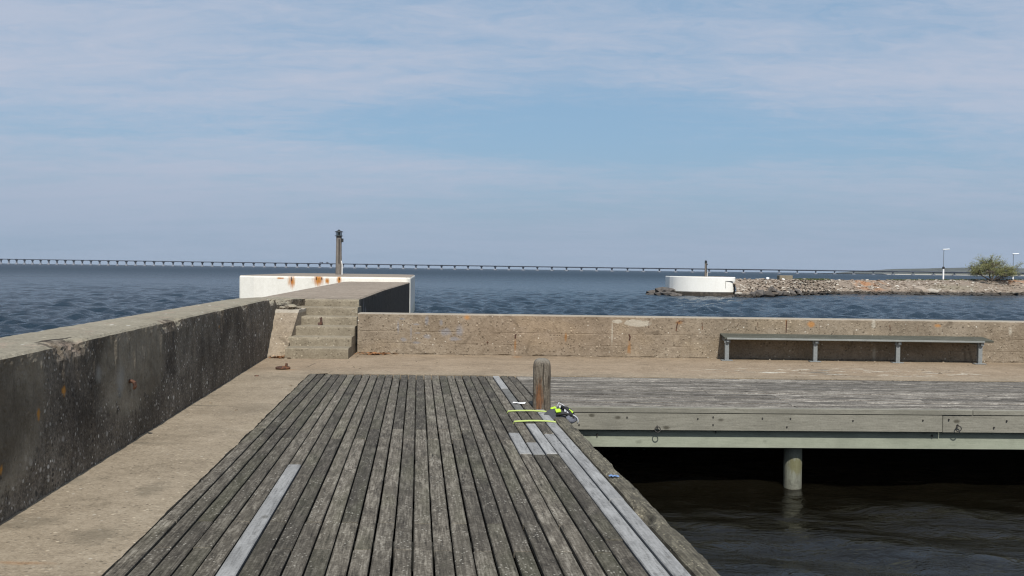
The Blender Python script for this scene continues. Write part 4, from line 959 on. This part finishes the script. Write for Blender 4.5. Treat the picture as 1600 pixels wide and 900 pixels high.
litter('leaf_litter', -2.50, 16.42, 0.15, 0.07, 130, 'orange brown dry leaves gathered right of the steps'); litter('leaf_litter', -4.02, 15.62, 0.10, 0.05, 60, 'dry leaves gathered at the foot of the corner block')
b = MB(); g = random.Random(9)
for _ in range(120):
    x = g.uniform(-2.7, 9.5); y = g.choice((g.uniform(13.6, 16.2), wy(x) - abs(g.gauss(0, 0.08)) - 0.02)); s = g.uniform(0.008, 0.028)
    if g.random() < 0.05: x = g.uniform(-4, -2.6); y = g.uniform(5, 13); x = min(x, deck_x(-3.1, y)); x = max(x, par_in(y) + 0.05)
    b.add([(x - s, y - s * 0.7, 0.004), (x + s, y - s, 0.004), (x + s * 0.8, y + s, 0.004), (x - s * 0.9, y + s * 0.8, 0.004), (x, y, 0.004 + s * 0.8)], [(0, 1, 4), (1, 2, 4), (2, 3, 4), (3, 0, 4)])
tag(b.obj('concrete_chips', M['wall']), 'small concrete chips scattered over the quay', 'rubble', kind='stuff')

# ------------------------------------------------------------------ opposite breakwater
def lerp_path(pts, s):
    n_ = len(pts) - 1; i = min(int(s * n_), n_ - 1); u = s * n_ - i
    return (pts[i][0] + (pts[i + 1][0] - pts[i][0]) * u, pts[i][1] + (pts[i + 1][1] - pts[i][1]) * u)
FOOT = [(22.4, 88.6), (25.0, 91.6), (29.6, 97.0), (34.0, 103.0), (38.7, 108.0), (46.7, 108.9), (51.5, 109.6), (57.0, 110.0), (64.7, 113.0), (78, 117), (95, 121)]
CREST = [(23.2, 93.6), (26.3, 95.8), (31.5, 101.0), (36.0, 107.0), (40.5, 111.5), (47.5, 113.3), (53.5, 115.5), (59.5, 116.5), (67, 117.5), (79, 121.5), (96, 125.5)]
CZ = [0.85, 0.84, 0.80, 0.78, 0.76, 0.78, 0.84, 0.90, 0.98, 1.0, 1.0]
def slope_pt(s, t):
    f = lerp_path(FOOT, s); c = lerp_path(CREST, s); cz = float(np.interp(s * 10, range(11), CZ))
    return (f[0] + (c[0] - f[0]) * t, f[1] + (c[1] - f[1]) * t, -1.25 + (cz + 1.25) * t ** 0.85)
def stone_mesh(k, mat):
    g = random.Random(k); bm = bmesh.new(); bmesh.ops.create_icosphere(bm, subdivisions=1, radius=0.5)
    for v in bm.verts: v.co *= 1 + 0.32 * g.uniform(-1, 1)
    b = MB(); b.add([v.co[:] for v in bm.verts], [[q.index for q in f.verts] for f in bm.faces]); bm.free()
    return b
STONES = [stone_mesh(k, None) for k in range(12)]
def breakwater():
    bw = empty('breakwater', (23, 95, WL)); tag(bw, 'long low rubble breakwater of tan stones running in from the right behind the quay', 'breakwater')
    ox = Vector(bw.location)
    b = MB(); P = []
    for i in range(181):
        s = i / 180; row = []
        for k in range(7):
            p = slope_pt(s, k / 6); row.append((p[0], p[1], p[2] - 0.06 + 0.06 * fbm(p[0] * 1.3, p[1] * 1.3, 1)))
        c = slope_pt(s, 1)
        row += [(c[0] + 0.6, c[1] + 1.6, c[2] - 0.04 + 0.06 * fbm(c[0], c[1], 2)), (c[0] + 1.4, c[1] + 3.6, c[2] - 0.05 + 0.06 * fbm(c[0], c[1], 5)), (c[0] + 3.0, c[1] + 7.5, -1.6)]
        P.append([tuple(Vector(q) - ox) for q in row])
    b.grid(P); b.add(P[0], [tuple(range(len(P[0])))]); b.obj('core', M['rock'], bw)
    g = random.Random(21); big = []
    stuff = MB()
    def stone(s, t, size, as_part, flat=0.62, mat='rock', dz=0.0):
        p = slope_pt(s, t); k = g.randrange(12)
        Rm = Matrix.Rotation(g.uniform(0, 6.28), 3, 'Z') @ Matrix.Rotation(g.uniform(-0.5, 0.5), 3, 'X')
        sc_ = Vector((size * g.uniform(0.9, 1.6), size * g.uniform(0.8, 1.1), size * flat * g.uniform(0.8, 1.2)))
        vv = [Rm @ Vector((v[0] * sc_.x, v[1] * sc_.y, v[2] * sc_.z)) for v in STONES[k].v]
        loc = Vector(p) - ox + Vector((0, 0, dz))
        if as_part:
            b = MB(); b.add(vv, STONES[k].f); b.obj('stone', M[mat], bw, loc)
        else: stuff.add([v + loc for v in vv], STONES[k].f)
    for _ in range(150): stone(g.uniform(0.0, 0.86), g.uniform(0.06, 0.30), g.uniform(0.5, 0.95), True, 0.5, dz=-0.10)
    for s, t, q in ((0.075, 0.16, 1.1), (0.105, 0.22, 1.5), (0.13, 0.14, 1.2), (0.165, 0.2, 1.5), (0.19, 0.16, 1.2), (0.215, 0.2, 1.3), (0.25, 0.16, 1.2), (0.145, 0.35, 1.0), (0.23, 0.33, 0.8)): stone(s, t, q, True, 0.7, 'rock_dark', 0.05)
    for s, t, q in ((0.575, 0.3, 2.0), (0.60, 0.26, 1.3), (0.56, 0.22, 1.2)): stone(s, t, q, True, 0.75)
    for _ in range(2600): stone(g.uniform(0.0, 1.0), g.uniform(0.05, 1.06) , g.uniform(0.22, 0.55), False, 0.40, dz=-0.10)
    o = stuff.obj('small_stones', M['rock'], bw); o['kind'] = 'stuff'
    # toe left of the head
    for x, y, z, q in ((16.4, 94.4, -0.85, 1.3), (15.9, 95.6, -0.95, 1.2), (15.2, 96.4, -1.02, 1.0), (16.8, 95.6, -0.55, 1.2), (17.0, 93.6, -0.95, 1.0), (16.3, 97, -0.5, 1.4), (15.4, 97.6, -0.8, 1.2), (22.6, 90.6, -0.9, 0.9), (23.2, 91.2, -0.75, 1.0), (22.0, 90.5, -1.0, 0.8)):
        k = g.randrange(12); b = MB(); b.add([(v[0] * q * 1.5, v[1] * q, v[2] * q * 0.6) for v in STONES[k].v], STONES[k].f); b.obj('stone', M['rock_dark'], bw, Vector((x, y, z)) - ox)
    return bw
breakwater()
def far_head():
    t = empty('harbour_head', (20, 95, WL)); tag(t, 'curved whitewashed head at the seaward end of the opposite breakwater', 'pier head')
    arc = [(17.02, 99.5), (16.95, 96.4), (17.3, 95.2), (18.1, 94.1), (19.0, 93.4), (20.0, 92.9), (21.1, 92.55), (22.1, 92.45), (22.85, 92.6), (23.2, 93.1), (23.45, 99.5)]
    for _ in range(2):
        f_ = arc[1:-1]; sm = [f_[0]]
        for p_, q_ in zip(f_[:-1], f_[1:]): sm += [(p_[0] * .75 + q_[0] * .25, p_[1] * .75 + q_[1] * .25), (p_[0] * .25 + q_[0] * .75, p_[1] * .25 + q_[1] * .75)]
        arc = [arc[0]] + sm + [f_[-1], arc[-1]]
    off = lambda q, z0, z1, nm, mt_, bv: rnd_prism([(20 + (x - 20) * q - 20, 96 + (y - 96) * q - 95) for x, y in arc], z0 - WL, z1 - WL, bv, M[mt_], nm, 1, t)
    a = off(1.0, -0.56, 1.05, 'drum', 'white_far', 0.05); b_ = off(1.02, -2.6, -0.55, 'footing', 'footing', 0.05)
    b = MB(); b.box(2.05, 2.95, -2.56, -2.40, 1.62, 1.64); b.box(2.03, 2.05, -2.56, -2.46, 0.9, 1.64); b.obj('hatch_rim', M['footing'], t)
    b = MB(); b.prism([(x - 20, y - 95) for x, y in [(20 + (x - 20) * 0.97, 96.5 + (y - 96.5) * 0.97) for x, y in arc]], 2.0, 2.062); b.obj('deck_slab', M['mole'], t)
far_head()
b = MB(); b.box(-0.78, 0.78, -0.5, 0.5, 0, 0.52); tag(b.obj('concrete_box', M['step'], loc=(32.2, 105.8, 0.72), bevel=0.03), 'low square concrete block on the crest of the opposite breakwater', 'concrete block')
for loc, lab in (((29.1, 102.2, 0.86), 'round white marker stone left of the concrete block on the breakwater'), ((31.6, 104.6, 0.72), 'small white stone just below the concrete block on the breakwater')):
    b = MB(); k = STONES[3]; b.add([(v[0] * 0.42, v[1] * 0.42, v[2] * 0.36) for v in k.v], k.f); tag(b.obj('marker_stone', M['lamp_white'], loc=loc), lab, 'stone')
def street_lamp(loc, h, label):
    t = empty('street_lamp', loc); tag(t, label, 'street lamp', 'lamps along the opposite breakwater')
    b = MB(); b.tube([(0, 0, 0), (0, 0, h * 0.36)], 0.105, 10); b.obj('post_sleeve', M['lamp_white'], t)
    b = MB(); b.tube([(0, 0, h * 0.36), (0, 0, h * 0.37), (0, 0, h * 0.43), (0, 0, h * 0.44)], [0.10, 0.15, 0.15, 0.08], 10); b.obj('collar', M['black'], t)
    b = MB(); b.tube([(0, 0, h * 0.36), (0, 0, h * 0.97), (0.1, 0, h)], [0.04, 0.035, 0.03], 8); b.obj('pole', M['lamp_pole'], t)
    b = MB(); b.prism([(-0.15, -0.15), (0.75, -0.13), (0.75, 0.13), (-0.15, 0.15)], 0, 0.13); b.obj('lamp_head', M['lamp_white'], t, (0, 0, h - 0.03), (0, -0.06, 0), bevel=0.04)
street_lamp((57.25, 119, 0.85), 4.0, 'white street lamp left of the bare bush on the opposite breakwater'); street_lamp((69.85, 125, 0.9), 3.6, 'white street lamp partly behind the right side of the bare bush')
def tree():
    t = empty('bush_tree', (62.35, 116.6, 0.5)); tag(t, 'wide wind bent small tree with sparse new leaves on the opposite breakwater', 'tree')
    g = random.Random(4); br = MB(); lf = MB(); tips = []
    trunk = MB(); trunk.tube([(0, 0, -0.3), (0.02, 0, 0.2), (0.05, 0, 0.5)], [0.26, 0.2, 0.17], 8); trunk.obj('trunk', M['bark'], t)
    def grow(p, d, L, r, lev):
        pts = [p]; q = p.copy(); dd = d.copy()
        for i in range(3):
            dd = (dd + Vector((g.uniform(-.22, .22), g.uniform(-.22, .22), g.uniform(-.10, .16)))).normalized(); q = q + dd * L / 3; pts.append(q.copy())
        br.tube(pts, [r, r * .85, r * .7, r * .5], 5 if lev < 2 else 3, False)
        if lev >= 3: tips.append((pts, dd))
        if lev == 4: return
        for _ in range(5 if lev == 0 else 4 if lev < 3 else 3):
            a = pts[g.choice((1, 2, 3, 3))]; sp = 0.9
            nd = (dd + Vector((g.uniform(-sp, sp) * 1.15, g.uniform(-sp, sp), g.uniform(-.35, .5)))).normalized()
            grow(a, nd, L * g.uniform(.55, .85), r * .55, lev + 1)
    for k, (dx_, dz_) in enumerate(((-0.95, 0.55), (-0.55, 0.85), (-0.1, 1.0), (0.35, 0.95), (0.8, 0.8), (1.05, 0.5))):
        grow(Vector((0.03, 0, 0.35)), Vector((dx_, g.uniform(-.5, .5), dz_)).normalized(), 1.45, 0.10, 1)
    for pts, dd in tips:
        for _ in range(16):
            c = pts[g.randrange(1, 4)] + Vector((g.gauss(0, .17), g.gauss(0, .17), g.gauss(.04, .14)))
            if c.z < 1.0 and g.random() < 0.75: continue
            s = g.uniform(.045, .09); u = Vector((g.gauss(0, 1), g.gauss(0, 1), g.gauss(0, 1))).normalized(); v = u.orthogonal().normalized()
            lf.add([c - u * s, c + v * s * .5, c + u * s, c - v * s * .5], [(0, 1, 2, 3)])
    ends = [Vector(v) for v in br.v[::7]]
    for _ in range(620):
        th = g.uniform(0, 6.283); ph = math.asin(g.uniform(-0.28, 1.0)); q = g.uniform(0.55, 1.0) ** 0.5 * (1 + 0.22 * fbm(math.cos(th) * 1.8, math.sin(th) * 1.8, ph * 2))
        c = Vector((2.55 * q * math.cos(ph) * math.cos(th), 2.1 * q * math.cos(ph) * math.sin(th), 1.35 + 1.45 * q * math.sin(ph)))
        a = min(ends, key=lambda e_: (e_ - c).length_squared)
        br.tube([a, (a + c) / 2 + Vector((g.gauss(0, .06), g.gauss(0, .06), .06)), c], [0.020, 0.014, 0.007], 3, False)
        for _ in range(g.choice((2, 6, 9, 12))):
            cc = c + Vector((g.gauss(0, .14), g.gauss(0, .14), g.gauss(0, .10))); s = g.uniform(.04, .08); u = Vector((g.gauss(0, 1), g.gauss(0, 1), g.gauss(0, 1))).normalized(); v = u.orthogonal().normalized()
            lf.add([cc - u * s, cc + v * s * .5, cc + u * s, cc - v * s * .5], [(0, 1, 2, 3)])
    xs = [v[0] for v in br.v]; zs = [v[2] for v in br.v]
    sx = 6.7 / (max(xs) - min(xs)); sz = 3.7 / max(zs); cx = (max(xs) + min(xs)) / 2
    for B in (br, lf): B.v = [(v[0] * sx - cx * sx * min(1, max(0, (v[2] - .3))) + 0.3 * min(1, max(0, v[2] - .3)), v[1] * sx, v[2] * sz) for v in B.v]
    br.obj('branches', M['bark'], t); lf.obj('crown', M['tree_leaf'], t)
tree()
b = MB(); g = random.Random(14)
for _ in range(2200):
    s = g.choice((g.uniform(0.22, 0.36), g.uniform(0.5, 0.95))); p = slope_pt(s, g.uniform(0.98, 1.03)); h = g.uniform(0.06, 0.16); x = p[0] + g.gauss(0, .2); y = p[1] + g.uniform(-.1, .5); a = g.uniform(0, 3.14)
    b.add([(x - .05 * math.cos(a), y - .05 * math.sin(a), p[2] - .03), (x + .05 * math.cos(a), y + .05 * math.sin(a), p[2] - .03), (x + g.gauss(0, .05), y, p[2] + h)], [(0, 1, 2)])
tag(b.obj('grass', M['grass']), 'low grass along the crest of the opposite breakwater', kind='stuff')

# ------------------------------------------------------------------ long bridge and far shore
PA = Vector((-1546.0, 2740.0)); PB = Vector((605.0, 1763.0))
D = (PB - PA).normalized(); LEN = (PB - PA).length
def bridge_z(s): return float(np.interp(s, [-420, 0, 1250, 1960, 2360, 2620, 2900], [19.5, 16.0, 11.2, 8.3, 7.3, 6.3, 5.2]))
def bridge():
    bx = PA + D * 1300; t = empty('bridge', (bx.x, bx.y, WL)); tag(t, 'very long low road bridge on many piers along the horizon', 'bridge')
    nrm = Vector((-D.y, D.x)); b = MB(); P = []
    prof = [(-6.5, 0.0), (-6.5, -0.9), (-5.5, -1.1), (-3.2, -1.5), (-2.6, -2.4), (2.6, -2.4), (3.2, -1.5), (5.5, -1.1), (6.5, -0.9), (6.5, 0.0), (6.2, 0.0), (6.2, -0.8), (-6.2, -0.8), (-6.2, 0.0), (-6.5, 0.0)]
    for i in range(96):
        s = -420 + (2900 + 420) * i / 95; c = PA + D * s; z = bridge_z(s) - WL
        P.append([(c.x + nrm.x * u - bx.x, c.y + nrm.y * u - bx.y, z + w) for u, w in prof])
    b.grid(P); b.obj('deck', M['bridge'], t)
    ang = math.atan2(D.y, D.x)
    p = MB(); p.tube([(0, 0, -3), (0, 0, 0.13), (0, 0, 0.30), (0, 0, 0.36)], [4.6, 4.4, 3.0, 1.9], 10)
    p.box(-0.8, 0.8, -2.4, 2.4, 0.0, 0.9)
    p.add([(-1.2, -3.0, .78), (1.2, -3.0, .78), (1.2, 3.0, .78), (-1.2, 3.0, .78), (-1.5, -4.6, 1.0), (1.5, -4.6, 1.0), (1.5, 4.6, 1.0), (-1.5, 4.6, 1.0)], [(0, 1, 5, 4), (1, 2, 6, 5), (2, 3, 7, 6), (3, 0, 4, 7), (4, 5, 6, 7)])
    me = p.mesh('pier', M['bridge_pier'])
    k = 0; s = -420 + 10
    while s < 2740:
        c = PA + D * s; o = link('pier', me, t, (c.x - bx.x, c.y - bx.y, 0), (0, 0, ang)); o.scale = (1, 1, bridge_z(s) - WL - 2.1); s += 35.0
    # lorries crossing
    tag_ = [(1170, 9.0), (1188, 6.0)]
    for s, L in tag_:
        c = PA + D * s; v = empty('lorry', (c.x, c.y, bridge_z(s) - 0.8), ang); tag(v, 'tiny dark lorry crossing the long bridge, ' + ('the longer one in front' if L > 7 else 'the shorter one behind'), 'lorry', 'lorries on the bridge')
        b = MB(); b.box(-L / 2, L / 2 - 1.8, -1.25, 1.25, 0.9, 3.6); b.obj('cargo_box', M['bridge'], v)
        b = MB(); b.box(L / 2 - 1.6, L / 2 + 0.4, -1.2, 1.2, 0.5, 3.0); b.obj('cab', M['black'], v, bevel=0.2)
        b = MB()
        for u in (-L / 2 + 1, L / 2 - 0.6): b.tube([(u, -1.25, 0.5), (u, 1.25, 0.5)], 0.5, 10)
        b.obj('wheels', M['black'], v)
bridge()
def shore():
    b = MB(); P = []; B2 = MB(); Q = []
    for i in range(170):
        x = 1030 + 2600 * i / 169; t = min(1, max(0, (x - 1040) / 160)); y = 2480 + 60 * math.sin(x / 300)
        h = (6 + 14 * t + 6 * fbm(x / 130, 1, 1) + 2.2 * fbm(x / 24, 2, 2)) * t ** 0.6
        P.append([(x, y + 18, -1.2), (x, y + 30, 0.6), (x, y + 34, max(0.8, h * 0.45)), (x, y + 90, max(0.9, h)), (x, y + 400, max(1.0, h * 0.9)), (x, y + 900, -3)])
        Q.append([(x, y - 4, -1.4), (x, y + 4, -0.2), (x, y + 36, 0.9)])
    b.grid(P); tag(b.obj('hills', M['land']), 'low wooded far shore on the right horizon', kind='structure')
    B2.grid(Q); tag(B2.obj('beach', M['beach']), 'thin pale beach under the far wooded shore', kind='structure')
shore()

# ------------------------------------------------------------------ thin sea haze round everything
b = MB(); b.box(-9000, 9000, -60, 4200, -5.0, 60)
mt = bpy.data.materials.new('haze'); mt.use_nodes = True; nt = mt.node_tree; nt.nodes.clear()
v = nt.nodes.new('ShaderNodeVolumePrincipled'); v.inputs['Color'].default_value = (0.86, 0.92, 1.0, 1); v.inputs['Density'].default_value = 0.00004; v.inputs['Anisotropy'].default_value = 0.2
oo = nt.nodes.new('ShaderNodeOutputMaterial'); nt.links.new(v.outputs[0], oo.inputs['Volume'])
tag(b.obj('haze', mt), 'thin pale sea haze over the whole bay', kind='stuff')
